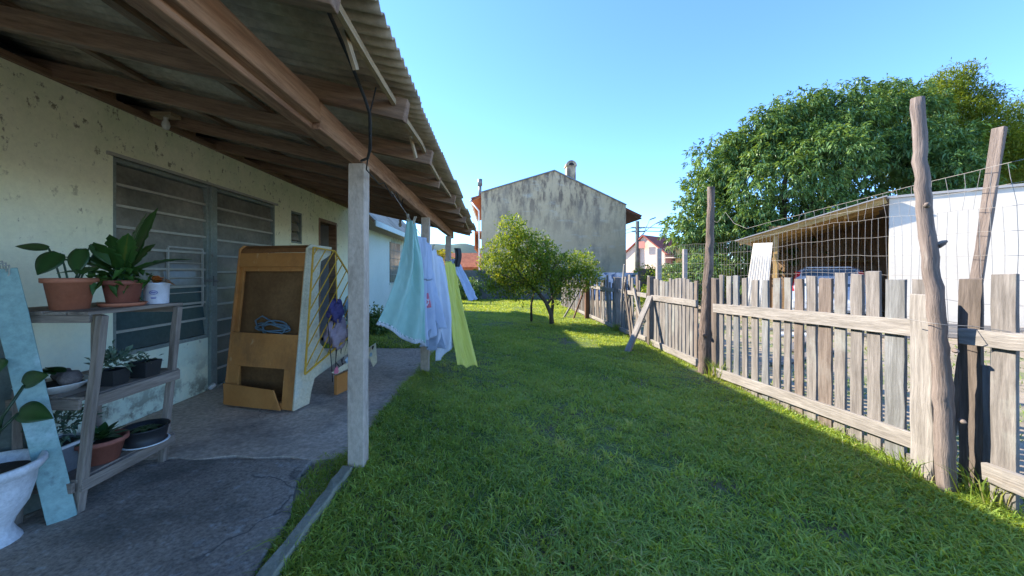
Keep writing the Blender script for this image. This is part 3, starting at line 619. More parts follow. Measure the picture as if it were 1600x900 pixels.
# weeds at the posts
def weed(x, y, n, h, label, seed):
    P = np.stack([RNG.normal(x, .05, n), RNG.normal(y, .06, n), np.zeros(n)], 1)
    V, F = grass_arrays(P, RNG.uniform(.4, 1, n) * h, RNG.uniform(.006, .012, n), RNG.uniform(.2, .9, n))
    tag(raw('weed', V, F, np.repeat(RNG.uniform(.2, 1, n), 5), M['weed']), label, 'weed')
weed(3.06, 5.05, 130, .34, 'bright green weed tuft at the foot of the bark covered post', 1)
weed(3.04, 2.30, 70, .30, 'straw coloured weed tuft at the foot of tall log pole', 2)
weed(2.9, 2.62, 60, .24, 'thin grass tuft before the pale split post', 3)
weed(2.98, 9.0, 110, .3, 'dark grass tuft at the foot of stout grey post', 4)
weed(3.05, 7.05, 90, .22, 'grass tuft at the foot of the propped post', 5)

# ------------------------------------------------------------------ shed and car
A = Vector((7.75, 11.25, 0)); sang = math.atan2(-.68, .73); SX = Matrix.Translation(A) @ Matrix.Rotation(sang, 4, 'Z')
shed = thing('shed', 'open timber carport shed with long white wall behind the picket fence', 'shed', tuple(A))
b = MB(SX); b.box((2.9, 0, -.02), (7.5, .12, 3.28)); b.build('white_wall', M['shedwhite'], shed)
for x in (5.3,): b = MB(SX); b.box((x, -.012, .02), (x + .05, -.001, 3.27)); b.build('cover_strip', M['shedwhite'], shed)
b = MB(SX); b.box((2.86, -.05, 3.285), (7.6, 5.2, 3.34)); b.build('flat_roof', M['shedsheet'], shed)
b = MB(SX); b.bar((-.35, 2.5, 2.40), (2.85, 2.5, 3.33), 5.5, .025); b.build('sloping_roof', M['shedsheet'], shed)
b = MB(SX); b.bar((-.25, -.1, 2.345), (2.84, -.1, 3.235), .05, .15, seg=6, wob=.003); b.build('roof_rafter', M['shedwood'], shed)
for y in (1.0, 2.2, 3.4): b = MB(SX); b.bar((-.1, y, 2.36), (2.84, y, 3.21), .05, .13); b.build('roof_rafter', M['shedwood'], shed)
for x in (1.4, 2.1): z = 2.40 + (x + .35) * .29 - .2; b = MB(SX); b.bar((x, .0, z), (x, 4.9, z), .05, .09); b.build('roof_purlin', M['shedwood'], shed)
b = MB(SX); b.box((-.1, 5.0, 0), (7.4, 5.1, 3.28)); b.box((7.3, .13, 0), (7.4, 4.99, 3.28)); b.build('back_wall', M['soffit_pale'], shed)
b = MB(SX)
for k in range(16): b.bar((0, .7 + k * .27, 0), (0, .7 + k * .27, 2.34), .25, .02, up=(1, 0, 0), wob=.004)
b.build('side_cladding', M['soffit_pale'], shed)
b = MB(SX); b.bar((.62, 0, 0), (.62, 0, 2.50), .10, .10, up=(0, 1, 0)); b.build('corner_post', M['shedwood'], shed)
b = MB(SX); b.grid(lambda u, v: (.12 + (.46 + .10 * (1 - v)) * u - .22 * (1 - v), -.20 - .25 * (1 - v) + .003 * math.cos(u * 52), .3 + 2.0 * v), 60, 4); b.build('cream_curtain', M['cream_sheet'], shed, solid=.008)
b = MB(SX); b.box((1.6, 4.3, .9), (2.8, 4.9, .94)); b.box((1.6, 4.3, 1.8), (2.8, 4.9, 1.84)); b.build('inner_shelf', M['shedwood'], shed)
# car, rear towards the opening
CX = SX @ Matrix.Translation((1.75, .75, 0)); car = thing('parked_car', 'silver hatchback parked rear outward inside the open shed', 'car', tuple(CX.translation))
prof = [(.0, .35, .80), (.02, .80, .84), (.10, 1.02, .84), (.22, 1.30, .74), (.40, 1.54, .66), (.9, 1.60, .65), (1.9, 1.58, .65), (2.5, 1.42, .68), (3.0, 1.05, .80), (3.6, .98, .80), (4.0, .78, .76), (4.1, .40, .72)]
b = MB(CX); secs = []
for (y, zt, hw) in prof:
    zb = .30; belt = min(zt - .02, .95)
    secs.append([(-.80 * min(1, hw / .74), y, zb), (-.84 * min(1, hw / .70), y, .6 * belt + .1), (-.83, y, belt), (-hw, y, zt - .05), (-hw * .85, y, zt), (hw * .85, y, zt), (hw, y, zt - .05), (.83, y, belt), (.84 * min(1, hw / .70), y, .6 * belt + .1), (.80 * min(1, hw / .74), y, zb)])
vs = [p for s_ in secs for p in s_]; m = 10; n = len(secs)
b.add(vs, [(i*m+j, i*m+(j+1)%m, (i+1)*m+(j+1)%m, (i+1)*m+j) for i in range(n-1) for j in range(m)] + [tuple(range(m-1, -1, -1)), tuple(range((n-1)*m, n*m))], None, True)
b.build('car_body', M['carpaint'], car, bevel=.01)
b = MB(CX); b.add([(-.66, .12, 1.03), (.66, .12, 1.03), (.57, .35, 1.50), (-.57, .35, 1.50), (-.66, .10, 1.03), (.66, .10, 1.03), (.57, .325, 1.50), (-.57, .325, 1.50)], [(3,2,1,0),(4,5,6,7),(0,1,5,4),(1,2,6,5),(2,3,7,6),(3,0,4,7)]); b.build('rear_window', M['carglass'], car, bevel=.01)
for s_ in (-1, 1):
    b = MB(CX); b.add([(s_*.70, .06, .88), (s_*.84, .04, .88), (s_*.72, .32, 1.46), (s_*.62, .30, 1.46), (s_*.70, .16, .88), (s_*.86, .16, .88), (s_*.75, .42, 1.46), (s_*.62, .42, 1.46)], [(0,1,2,3),(7,6,5,4),(0,4,5,1),(1,5,6,2),(2,6,7,3),(3,7,4,0)]); b.build('tail_light', M['red_lens'], car, bevel=.01)
    b = MB(CX); b.add([(s_*.80, .6, 1.02), (s_*.80, 2.6, 1.02), (s_*.70, 2.3, 1.42), (s_*.68, .7, 1.50), (s_*.84, .6, 1.02), (s_*.84, 2.6, 1.02), (s_*.735, 2.3, 1.42), (s_*.715, .7, 1.50)], [(0,1,2,3),(7,6,5,4),(0,4,5,1),(1,5,6,2),(2,6,7,3),(3,7,4,0)]); b.build('side_window', M['carglass'], car)
    for y in (.75, 3.2):
        b = MB(CX @ Matrix.Translation((s_*.76, y, .31)) @ Matrix.Rotation(R(90), 4, 'Y')); b.lathe([(.17, -.10), (.29, -.10), (.31, -.06), (.31, .06), (.29, .10), (.17, .10)], (0, 0, 0), 24); w = b.build('wheel', M['tyre'], car)
        b = MB(CX @ Matrix.Translation((s_*.76, y, .31)) @ Matrix.Rotation(R(90), 4, 'Y')); b.lathe([(0, -.08), (.17, -.08), (.17, .08), (0, .08)], (0, 0, 0), 20); b.build('rim', M['metal_grey'], w)
b = MB(CX); b.box((-.80, -.08, .36), (.80, .05, .62)); b.build('bumper', M['carpaint'], car, bevel=.03)
b = MB(CX); b.box((-.22, -.012, .72), (.22, .01, .84)); b.build('number_plate', M['metal_grey'], car)
b = MB(CX); b.bar((-.5, .36, 1.585), (.5, .36, 1.585), .14, .03); b.build('rear_spoiler', M['carpaint'], car, bevel=.01)
# planks lying on the dirt yard
for k, (x, y, an, L, lb) in enumerate(((5.2, 6.2, .5, 2.2, 'long grey plank lying on dirt nearest the picket fence'), (6.0, 7.3, .75, 1.8, 'shorter grey plank lying on dirt before the shed'), (7.8, 8.6, -.5, 2.6, 'long plank lying at the foot of white shed wall'))):
    d = Vector((math.cos(an), math.sin(an), 0)) * L / 2
    b = MB(); b.bar(Vector((x, y, .05)) - d, Vector((x, y, .05)) + d, .16, .04, seg=4, wob=.004); tag(b.build('plank', M['fence']), lb, 'plank')
b = MB(); b.bar((6.4, 8.4, .05), (7.0, 8.1, .06), .3, .08); tag(b.build('white_block', M['white'], bevel=.03), 'white slab lying on dirt before the shed', 'slab')
b = MB(SX); b.bar((3.4, -.5, .25), (6.8, -.4, .25), .10, .10); b.bar((3.2, -.72, .06), (6.5, -.6, .06), .14, .10); b.bar((3.3, -.5, .14), (6.9, -.55, .14), .12, .09); tag(b.build('timber_pile', M['fence_pale'], bevel=.005), 'pile of pale timbers along the white shed wall', 'timber')

# ------------------------------------------------------------------ back house and the walls at the end of the lawn
BY = 22.0; bh = thing('gable_house', 'tall gable house with windowless mould streaked beige side wall', 'house', (3.5, BY, 0))
xl, xr, xm = -.76, 7.82, 3.57
b = MB(); b.prism([(xl, -.05), (xr, -.05), (xr, 5.40), (xm, 7.44), (xl, 6.15)], (0, BY, 0), (1, 0, 0), (0, 0, 1), (0, .25, 0)); b.box((xl, BY + .251, 0), (xl + .2, BY + 9, 6.0)); b.box((xr - .2, BY + .251, 0), (xr, BY + 9, 5.3)); b.box((xl + .21, BY + 8.8, 0), (xr - .21, BY + 9, 5.3)); b.build('wall', M['facade'], bh)
b = MB(); b.bar((xm, BY + .1, 7.475), (xl - .02, BY + .1, 6.18), .34, .06); b.bar((xm, BY + .1, 7.475), (xr + .02, BY + .1, 5.43), .34, .06); b.build('coping', M['metal_grey'], bh)
b = MB(); b.bar((xm, BY + 4.8, 7.36), (xl - .62, BY + 4.8, 5.86), 9, .12); b.build('roof', M['tile'], bh)
b = MB(); b.bar((xm, BY + 4.8, 7.36), (xr + 1.05, BY + 4.8, 4.80), 9, .12); rf = b.build('roof', M['tile'], bh)
b = MB(); b.bar((xr + .01, BY + 4.8, 5.20), (xr + 1.05, BY + 4.8, 4.66), 9, .05); b.build('soffit', M['soffit'], bh)
b = MB(); b.bar((xl - .01, BY + 4.8, 5.98), (xl - .62, BY + 4.8, 5.72), 9, .05); b.build('soffit', M['fascia_or'], bh)
b = MB(); b.tube([(xl - .64, BY + .3, 5.72), (xl - .64, BY + 9, 5.72)], .07, 8); b.tube([(xl - .6, BY + .3, 5.65), (xl - .15, BY + .15, 5.1), (xl - .1, BY + .15, 0)], .045, 8); b.build('gutter', M['white'], bh)
b = MB(); b.box((4.32, BY + .05, 6.6), (4.86, BY + .6, 7.75)); b.prism([(math.cos(a) * .33, math.sin(a) * .33) for a in np.linspace(0, math.pi, 12)], (4.59, BY, 7.752), (1, 0, 0), (0, 0, 1), (0, .66, 0)); ch = b.build('chimney', M['facade'], bh)
b = MB(); b.prism([(math.cos(a) * .16, math.sin(a) * .16) for a in np.linspace(0, math.pi, 8)], (4.59, BY - .004, 7.78), (1, 0, 0), (0, 0, 1), (0, .02, 0)); b.build('chimney_mouth', M['dark'], ch)
b = MB(); b.tube([(-.86, BY + .6, 6.0), (-.86, BY + .6, 6.75)], .10, 12); b.tube([(-.86, BY + .6, 6.7), (-.86, BY + .6, 7.1)], .15, 12); b.build('flue_pipe', M['metal_grey'], bh)
b = MB(); b.box((-1.25, BY + 1.5, 3.9), (xl - .01, BY + 6, 4.05)); b.box((-1.25, BY + 1.5, 2.9), (-1.15, BY + 6, 3.89)); b.build('balcony', M['fascia_or'], bh)
# tiled dado wall
tw = MB(); tw.box((3.6, 19.6, -.02), (7.6, 19.8, 1.42))
m = bpy.data.materials.new('blue_white_mosaic'); m.use_nodes = True; nt = m.node_tree
vo = nt.nodes.new('ShaderNodeTexVoronoi'); vo.inputs['Scale'].default_value = 5.5; nt.links.new(_vec(nt, 'pos'), vo.inputs['Vector'])
nt.links.new(_ramp(nt, vo.outputs['Color'], [(.3, (.08, .14, .26)), (.45, (.62, .66, .72)), (.8, (.30, .40, .55))]), nt.nodes['Principled BSDF'].inputs['Base Color'])
tag(tw.build('mosaic_wall', m), 'low blue and white mosaic garden wall below the gable house', 'wall')
b = MB(); b.box((-9, 19.9, -.02), (3.58, 20.1, 1.55)); tag(b.build('block_wall', M['greywall']), 'dark mossy block wall closing the far end of lawn', 'wall')
b = MB(); b.box((7.61, 19.7, -.02), (30, 19.9, 1.62)); tag(b.build('brick_wall', M['brickwall']), 'old dark brick wall running right from mosaic wall', 'wall')
b = MB(); b.box((-5.8, 17.4, .55), (-2.2, 17.46, 1.75)); tag(b.build('sheet_panel', M['blue_board']), 'pale blue sheet screen by the dark wall behind the porch posts', 'panel')

# houses far off
def gable(label, x, y, w, d, zw, zr, wallm, roofm, rot, sidem=None, ov=.4):
    T = Matrix.Translation((x, y, 0)) @ Matrix.Rotation(rot, 4, 'Z'); h = thing('house', label, 'house', (x, y, 0))
    b = MB(T); b.prism([(-w/2, 0), (w/2, 0), (w/2, zw), (0, zr), (-w/2, zw)], (0, -d/2, 0), (1, 0, 0), (0, 0, 1), (0, .3, 0)); b.build('wall', M[wallm], h)
    b = MB(T); b.box((w/2 - .25, -d/2 + .301, 0), (w/2, d/2 - .301, zw)); b.build('side_wall', M[sidem or wallm], h)
    k = (zr - zw) / (w / 2)
    for s_ in (-1, 1):
        b = MB(T); b.bar((0, 0, zr + .12), (s_ * (w/2 + ov), 0, zw - k * ov + .12), d + .6, .16); b.build('roof', M[roofm], h)
    return h, T
h, T = gable('pink gabled house with red tiled roof beyond the brick wall', 23.0, 52, 5.6, 8, 3.9, 6.2, 'peach', 'tile_red', R(-50), 'rose_shaded')
b = MB(T); b.box((-.4, -4.56, 4.6), (.4, -4.49, 5.5)); b.build('window', M['rose_shaded'], h)
b = MB(T); b.box((3.08, .5, 1.4), (3.14, 2.4, 2.9)); b.build('window', M['dark'], h)
b = MB(T); b.box((3.05, -4.4, 3.2), (4.2, 4.4, 3.32)); b.build('awning', M['peach'], h)
gable('small orange roofed house half hidden behind the gable house', 20.9, 56, 6, 5, 2.9, 4.6, 'peach', 'tile_red', R(90))
gable('yellow house hidden behind the mango tree edge', 27.2, 50, 5.6, 6, 4.3, 6.0, 'ochre', 'tile', R(-20))
gable('orange house with clay roof left of the gable house', -2.6, 33, 3.4, 4, 2.0, 2.95, 'orange_wall', 'tile', R(90), ov=.6)
gable('pale low house behind the palm', -8.2, 38, 4, 5, 2.0, 2.7, 'peach', 'tile', R(80))
# utility pole with street lamps
up = thing('utility_pole', 'concrete utility pole carrying two curved street lamps', 'pole', (19.3, 50, 0))
b = MB(); b.tube([(19.3, 50, 0), (19.3, 50, 8.3)], [.34, .24], 12); b.build('pole', M['greywall'], up)
b = MB(); b.bar((18.4, 50, 7.4), (20.3, 50, 7.4), .12, .14); b.bar((18.5, 50, 6.9), (20.2, 50, 6.9), .12, .12); b.build('crossarm', M['greywall'], up)
for (dx, dz) in ((1.6, 8.5), (2.5, 8.0)):
    b = MB(); b.tube([(19.5, 49.8, 5.2 + (dx - 1.6)), (19.8 + dx * .3, 49.7, 7.2), (19.3 + dx * .9, 49.6, dz - .1), (19.3 + dx * 1.0, 49.6, dz)], .05, 8); a_ = b.build('lamp_arm', M['metal_grey'], up)
    b = MB(); b.bar((19.3 + dx * .95, 49.6, dz - .05), (19.3 + dx * .95 + .75, 49.6, dz + .22), .28, .18); b.build('lamp_head', M['metal_grey'], a_, bevel=.04)
b = MB()
for z, y1 in ((7.5, 120), (7.0, 115)):
    for x0 in (18.6, 19.3, 20.1): b.tube([(x0, 50, z), (x0 + 14, 50, z - .5), (x0 + 30, 50, z)], .025, 4)
for x0 in (18.6, 20.1): b.tube([(x0, 50, 7.4), (10 + x0 * .2, 60, 5.4), (-2, 66, 5.5)], .025, 4)
tag(b.build('power_lines', M['dwire']), 'thin power lines strung from the utility pole', 'cable')
# hills
def ridge(x0, x1, y, hf, dep, name):
    b = MB(); n = 60
    def fn(u, v): x = x0 + (x1 - x0) * u; return (x, y + dep * v, -1 + hf(x) * math.sin(min(v, 1) * math.pi * .5) ** 1.2 + 2.0 * math.sin(x * .11) * v)
    b.grid(fn, n, 8); return struct(b.build(name, M['hill']))
ridge(-420, 40, 420, lambda x: 34 * math.exp(-((x + 70) / 110) ** 2) + 14, 180, 'hills')

# ------------------------------------------------------------------ trees
def limb_tube(b, pts, r0, r1, n=8):
    rr = np.linspace(r0, r1, len(pts)); b.tube(pts, list(rr), n, wob=.06)
def clump_crown(name, blobs, nclump, nleaf, L, Wd, matn, parent, down=.4, up=.0, jit=.08, tintj=.25, flat=1.0, front=None, droop=.3, core=.25):
    Ps = []; Ds = []; Ts = []; Ls = []
    vol = np.array([r ** 2 for _, r in blobs]); vol = vol / vol.sum()
    for (c, r), w in zip(blobs, vol):
        k = max(4, int(nclump * w)); d = rdir(k); d[:, 2] = d[:, 2] * .9 + .08
        if front is not None:
            fl = (d @ np.array(front)) < -.35; d[fl & (RNG.uniform(0, 1, k) < .6)] *= -1
        d = unit(d); rad = r * np.where(RNG.uniform(0, 1, k) < core, RNG.uniform(.45, .8, k), RNG.uniform(.78, 1.08, k))
        cen = np.array(c) + d * rad[:, None] * np.array([1, 1, flat]); ct = RNG.normal(.45, tintj, k)
        P = np.repeat(cen, nleaf, 0); n = len(P); P = P + RNG.normal(0, jit, (n, 3)); Dd = np.repeat(d, nleaf, 0) * .6 + rdir(n) * .8 + np.array([0, 0, up - down])
        Ps.append(P); Ds.append(Dd); Ts.append(np.repeat(ct, nleaf) + RNG.normal(0, .10, n)); Ls.append(L * RNG.uniform(.65, 1.25, n))
    P = np.concatenate(Ps); Lx = np.concatenate(Ls); T = np.clip(np.concatenate(Ts), 0, .9)
    yl = RNG.uniform(0, 1, len(T)) < .012; T[yl] = 1
    return leaves(name, P, np.concatenate(Ds), Lx, Lx * Wd, T, M[matn], parent, droop)
# citrus
ct = thing('fruit_tree', 'small multi stemmed citrus tree on the lawn before the gable house', 'tree', (1.58, 10.2, 0))
b = MB(); cy = 10.2
limb_tube(b, [(1.60, cy, -.05), (1.56, cy, .3), (1.42, cy - .05, .62), (1.2, cy - .05, .9), (.85, cy, 1.2), (.5, cy, 1.7), (.45, cy, 2.5)], .07, .015)
limb_tube(b, [(1.57, cy, .1), (1.62, cy, .7), (1.55, cy + .05, 1.2), (1.7, cy, 1.8)], .05, .012)
limb_tube(b, [(1.45, cy, .55), (1.9, cy + .2, 1.1), (2.3, cy + .1, 1.6)], .035, .01); limb_tube(b, [(1.0, cy, 1.05), (.6, cy - .3, 1.2), (.1, cy - .3, 1.45)], .035, .01)
limb_tube(b, [(1.1, 10.9, -.05), (1.08, 10.8, .5), (1.2, 10.6, 1.1), (1.0, 10.4, 1.8)], .04, .01); limb_tube(b, [(.85, cy, 1.2), (1.0, cy + .2, 1.7), (1.1, cy, 2.3)], .03, .01)
for k in range(22):
    p = Vector((random.uniform(0, 2.4), cy + random.uniform(-.5, .5), random.uniform(1.0, 2.0))); q = Vector((1.1, cy, .95)).lerp(p, .4); limb_tube(b, [q, q.lerp(p, .5) + Vector((0, 0, .06)), p], .014, .004, 6)
b.build('trunk', M['trunk'], ct)
bl = [((.50, cy, 2.78), .26), ((.52, cy, 2.45), .42), ((.85, cy + .1, 2.1), .5), ((.2, cy - .1, 1.95), .5), ((.0, cy, 1.5), .42), ((-.02, cy, 1.15), .3), ((.5, cy - .2, 1.5), .5), ((.95, cy - .2, 1.6), .5),
      ((1.35, cy, 1.9), .42), ((1.6, cy - .1, 1.55), .48), ((2.05, cy, 1.6), .42), ((2.45, cy + .1, 1.65), .36), ((2.7, cy, 1.45), .25), ((2.1, cy, 1.2), .38), ((.45, cy + .2, 1.05), .35), ((1.85, cy - .2, .9), .28), ((.9, cy + .4, 1.2), .35)]
bl += [((.15, cy, .95), .3), ((.75, cy - .3, 1.05), .34), ((1.3, cy - .3, 1.25), .36), ((2.35, cy - .1, 1.25), .34), ((1.6, cy, 1.2), .34), ((2.75, cy, 1.2), .22), ((1.2, cy, 2.15), .36)]
clump_crown('crown', bl, 1850, 9, .085, .45, 'citrus', ct, down=.0, up=.35, jit=.06, tintj=.28, droop=.12)
# mango
mg = thing('mango_tree', 'huge dense mango tree with drooping glossy leaves behind the shed', 'tree', (13.8, 17.5, 0))
b = MB(); limb_tube(b, [(13.8, 17.8, -.1), (13.7, 17.7, 1.5), (13.9, 17.6, 3)], .45, .35, 12)
for k in range(9):
    a = k * .7; limb_tube(b, [(13.8, 17.7, 2.6), (13.8 + 2 * math.cos(a), 17.7 + 1.4 * math.sin(a), 4.6), (14.2 + 2.9 * math.cos(a), 17.8 + 1.8 * math.sin(a), 5.6 + random.uniform(-.8, .8))], .2, .05)
b.build('trunk', M['trunk'], mg)
cen = np.array([15.5, 17.8, 3.9]); rad = np.array([6.4, 3.6, 5.0]); bl = []
k = 0
while k < 120:
    d = rdir(1)[0]
    if d[2] < -.62 or d[1] > .55: continue
    bl.append((tuple(cen + d * rad * RNG.uniform(.78, .96)), float(RNG.uniform(.7, 1.35)))); k += 1
for (px, py) in ((1070, 330), (1080, 372), (1078, 290), (1110, 245), (1090, 410), (1130, 215), (1165, 195), (1200, 172), (1060, 350), (1120, 400), (1150, 420)): bl.append((((px - 772) * 17 / 580 + .5, 17.2, EYE + (425 - py) * 17 / 580 - .4), .62))
for (px, py) in ((1350, 240), (1400, 250), (1440, 262), (1400, 292), (1460, 225), (1475, 285), (1345, 290), (1215, 188), (1245, 178), (1182, 212), (1300, 165), (1340, 160), (1380, 160), (1420, 165), (1270, 180), (1360, 185), (1320, 190), (1400, 190), (1440, 180), (1200, 330), (1230, 300), (1260, 340), (1300, 310), (1180, 360), (1220, 370), (1330, 290), (1280, 280), (1150, 330)): bl.append((((px - 772) * 17.2 / 580, 17.2, EYE + (425 - py) * 17.2 / 580), 1.0))
clump_crown('crown', bl, 10500, 14, .21, .30, 'mango', mg, down=.38, jit=.06, tintj=.24, front=(0, -1, 0), droop=.3, core=.2)
# fine-leaved tree
pt = thing('feathery_tree', 'tall olive green feathery tree rising right of the mango tree', 'tree', (27, 22, 0))
b = MB(); limb_tube(b, [(27, 22.5, -.1), (26.8, 22.4, 4), (27, 22.4, 8), (26.6, 22, 12)], .4, .08, 10)
for k in range(10):
    a = k * 1.3; z = 4 + k * .75; limb_tube(b, [(26.9, 22.4, z), (26.9 + 2 * math.cos(a), 22.4 + 1.2 * math.sin(a), z + .9), (26.9 + 2.2 * math.cos(a), 22.9 + 1.0 * math.sin(a), z + 1.0)], .13, .03)
b.build('trunk', M['trunk'], pt)
bl = []
for (px, py, r) in ((1490, 125, 1.0), (1465, 150, 1.1), (1515, 160, 1.2), (1440, 165, 1.1), (1485, 185, 1.5), (1420, 190, 1.3), (1540, 195, 1.3), (1570, 205, 1.1), (1590, 165, .6), (1455, 220, 1.6), (1510, 230, 1.7), (1560, 245, 1.6), (1590, 225, .9), (1410, 235, 1.5), (1440, 265, 1.6), (1490, 275, 1.7), (1545, 285, 1.6), (1590, 290, 1.5), (1400, 160, 1.0), (1625, 240, 1.5), (1630, 290, 1.5), (1380, 150, .7)):
    Y = 22 + RNG.uniform(-1.2, 1.2); bl.append((((px - 772) * Y / 580, Y, EYE + (425 - py) * Y / 580), r))
clump_crown('crown', bl, 5600, 14, .24, .24, 'pepper', pt, down=.05, up=.1, jit=.2, tintj=.2, flat=.62, droop=.05)
# palm and shrubs at the back-left
pm = thing('palm_tree', 'yellow green palm between the porch posts far behind', 'palm', (-4.3, 28, 0))
b = MB(); b.tube([(-4.2, 28, -.1), (-4.15, 28, 2.4)], [.22, .16], 10, wob=.08); b.build('trunk', M['trunk'], pm)
Ps = []; Ds = []
for k in range(16):
    a = k * 2.4; el = random.uniform(.2, 1.2); dirv = np.array([math.cos(a) * math.cos(el), math.sin(a) * math.cos(el), math.sin(el)])
    for j in range(26):
        t = j / 25; p = np.array([-4.15, 28, 2.5]) + dirv * t * 1.5 + np.array([0, 0, -.8 * t * t]); sd = np.array([-math.sin(a), math.cos(a), 0]) * (1 if j % 2 else -1)
        Ps.append(p); Ds.append(sd + dirv * .7 + np.array([0, 0, -.3]))
leaves('crown', np.array(Ps), np.array(Ds), .42, .05, RNG.uniform(0, .9, len(Ps)), M['palmleaf'], pm, .2)
def shrub(name, label, c, r, n, matn, L, flat=.8):
    s_ = thing(name, label, 'shrub', (c[0], c[1], 0)); b = MB()
    for k in range(6): b.tube([(c[0] + random.uniform(-.1, .1), c[1], -.03), (c[0] + random.uniform(-r, r) * .6, c[1] + random.uniform(-r, r) * .4, c[2])], [.025, .008], 6)
    b.build('stem', M['trunk'], s_)
    bl = [((c[0] + random.uniform(-r, r) * .6, c[1] + random.uniform(-r, r) * .4, c[2] + random.uniform(-.5, .5) * r * flat), r * random.uniform(.4, .6)) for _ in range(7)]
    clump_crown('crown', bl, n, 8, L, .4, matn, s_, down=.0, up=.2, jit=.07)
shrub('shrub', 'low shrub growing against brick wall behind the broken fence', (4.6, 10.5, .85), .7, 260, 'citrus', .10)
shrub('shrub', 'dark shrub at the left end of the block wall', (-1.6, 19.2, .5), .9, 260, 'mango', .16)
shrub('shrub', 'leafy bush behind the wire mesh under the mango tree', (7.2, 14.0, 1.1), 1.4, 600, 'mango', .18)
shrub('shrub', 'bush beside the brick wall left of the shed', (9.0, 18.6, 1.2), 1.6, 500, 'citrus', .16)
shrub('shrub', 'low bush at the foot of the white neighbouring house', (-2.9, 8.6, .25), .45, 240, 'mango', .10)
shrub('shrub', 'round hedge bush behind block wall under the gable house', (1.2, 20.9, 1.3), 1.0, 260, 'citrus', .14)

# ------------------------------------------------------------------ laundry
LP = [(-.955, 3.45, 2.2), (-.86, 3.8, 1.99), (-.84, 4.3, 1.86), (-.80, 4.9, 1.72), (-.70, 5.6, 1.59), (-.72, 6.2, 1.62), (-.86, 7.2, 1.76), (-.96, 8.08, 1.93)]
b = MB(); b.tube(LP, .0035, 6); tag(b.build('clothesline', M['wire']), 'thin clothesline sagging between the porch beam and far post', 'clothesline')
def lerp(a, c, t): return tuple(a[i] + (c[i] - a[i]) * t for i in range(3))
def cloth(name, label, cat, T0, T1, B0, B1, m, folds=3, amp=.03, bulge=(0, 0, 0), group=None, hem=0, nu=56, nv=60, ph=0.0, power=1.0):
    T0, T1, B0, B1 = map(Vector, (T0, T1, B0, B1)); nrm = (B1 - B0).cross(((B0 + B1) - (T0 + T1)) / 2).normalized(); bg_ = Vector(bulge)
    def fn(u, v):
        vv = v ** power; p = T0.lerp(T1, u).lerp(B0.lerp(B1, u), 0); t = T0.lerp(T1, u); q = B0.lerp(B1, u); p = t.lerp(q, vv)
        p = Vector((t.x + (q.x - t.x) * v ** power, t.y + (q.y - t.y) * v ** power, t.z + (q.z - t.z) * v))
        p += nrm * (amp * (.35 + .65 * v) * math.sin(u * folds * 2 * math.pi + ph + 1.2 * v) + amp * .4 * math.sin(u * folds * 4.7 + v * 5 + ph)) + bg_ * math.sin(v * math.pi)
        wv = Vector((u * 7 + ph * 3, v * 4, ph)); p += nrm * (.012 * mnoise.noise(wv) + .006 * mnoise.noise(wv * 3.1)) + nrm * (amp * .16 * math.sin(u * folds * 15 + 3 * v + ph * 2) * (1 - .5 * v))
        p.z += .02 * math.sin(u * 9 + ph) * v - hem * (2 * u - 1) ** 2 * v * -1
        return p
    b = MB(); b.grid(fn, nu, nv); return b.build(name, M[m] if isinstance(m, str) else m, None, solid=.003), fn, nrm
def hem(fn, nr, o, m):
    b = MB(); b.grid(lambda u, v: fn(u, .955 + .012 * v) + nr * .004, 56, 1); b.build('hem', M[m], o, solid=.002)
    for u0 in (.0, .985):
        b = MB(); b.grid(lambda u, v, u0=u0: fn(u0 + .015 * u, .01 + .97 * v) + nr * .003, 1, 60); b.build('hem', M[m], o, solid=.002)
# mint nightgown
o, fn, nr = cloth('mint_cloth', '', '', (-.88, 3.79, 1.99), (-.83, 3.93, 1.97), (-1.18, 3.80, .93), (-.77, 4.30, .60), 'mint', 2.2, .05, (.05, 0, 0), power=1.15)
tag(o, 'mint green cloth with frilled hem hanging nearest on the clothesline', 'laundry')
def strip(fn, v0, v1, off, nr, nu=60):
    b = MB(); b.grid(lambda u, v: fn(u, v0 + (v1 - v0) * v) + nr * (off + .008 * math.sin(u * 110) * v), nu, 3); return b
strip(fn, .985, 1.03, .0, nr).build('frill', M['clothwhite'], o, solid=.003)
o, fn, nr = cloth('grey_shirt', '', '', (-.835, 4.25, 1.87), (-.80, 4.7, 1.78), (-.83, 4.3, .62), (-.66, 4.75, .74), 'paleblue', 2.5, .045, (-.02, -.03, 0), ph=1.0)
tag(o, 'pale blue shirt with pink chest print behind the mint cloth', 'shirt')
off = -.012 if nr.dot(Vector((0, -1, 0)) + Vector((1, 0, 0))) < 0 else .012
b = MB(); b.grid(lambda u, v: fn(.33 + .16 * u, .54 + .15 * v) + nr * off, 8, 8, smooth=True); pr = b.build('chest_print', M['pink'], o, solid=.002)
b = MB()
for k in range(3): b.grid(lambda u, v, k=k: fn((.345 + .03 * ((k * 2) % 3)) + (.06 + .015 * k) * u, .555 + .042 * k + .012 * math.sin(u * 9 + k) + .018 * v) + nr * off * 1.5, 8, 2)
b.build('print_letters', M['clothwhite'], pr, solid=.0015)
b = MB(); b.grid(lambda u, v: fn(.05 + .85 * u, .40 + .015 * v) + nr * off, 20, 1); b.build('dark_stripe', M['jeans'], o, solid=.002)
o, fn, nr = cloth('white_towel', '', '', (-.80, 4.75, 1.76), (-.745, 5.3, 1.65), (-.74, 4.72, .30), (-.52, 5.0, .46), 'clothwhite', 1.8, .05, (.03, 0, 0), ph=2.1)
hem(fn, nr, o, 'paleblue'); tag(o, 'long white towel hanging between the shirt and the yellow cloth', 'towel')
strip(fn, .90, .93, .004, nr).build('towel_border', M['jeans'], o, solid=.002)
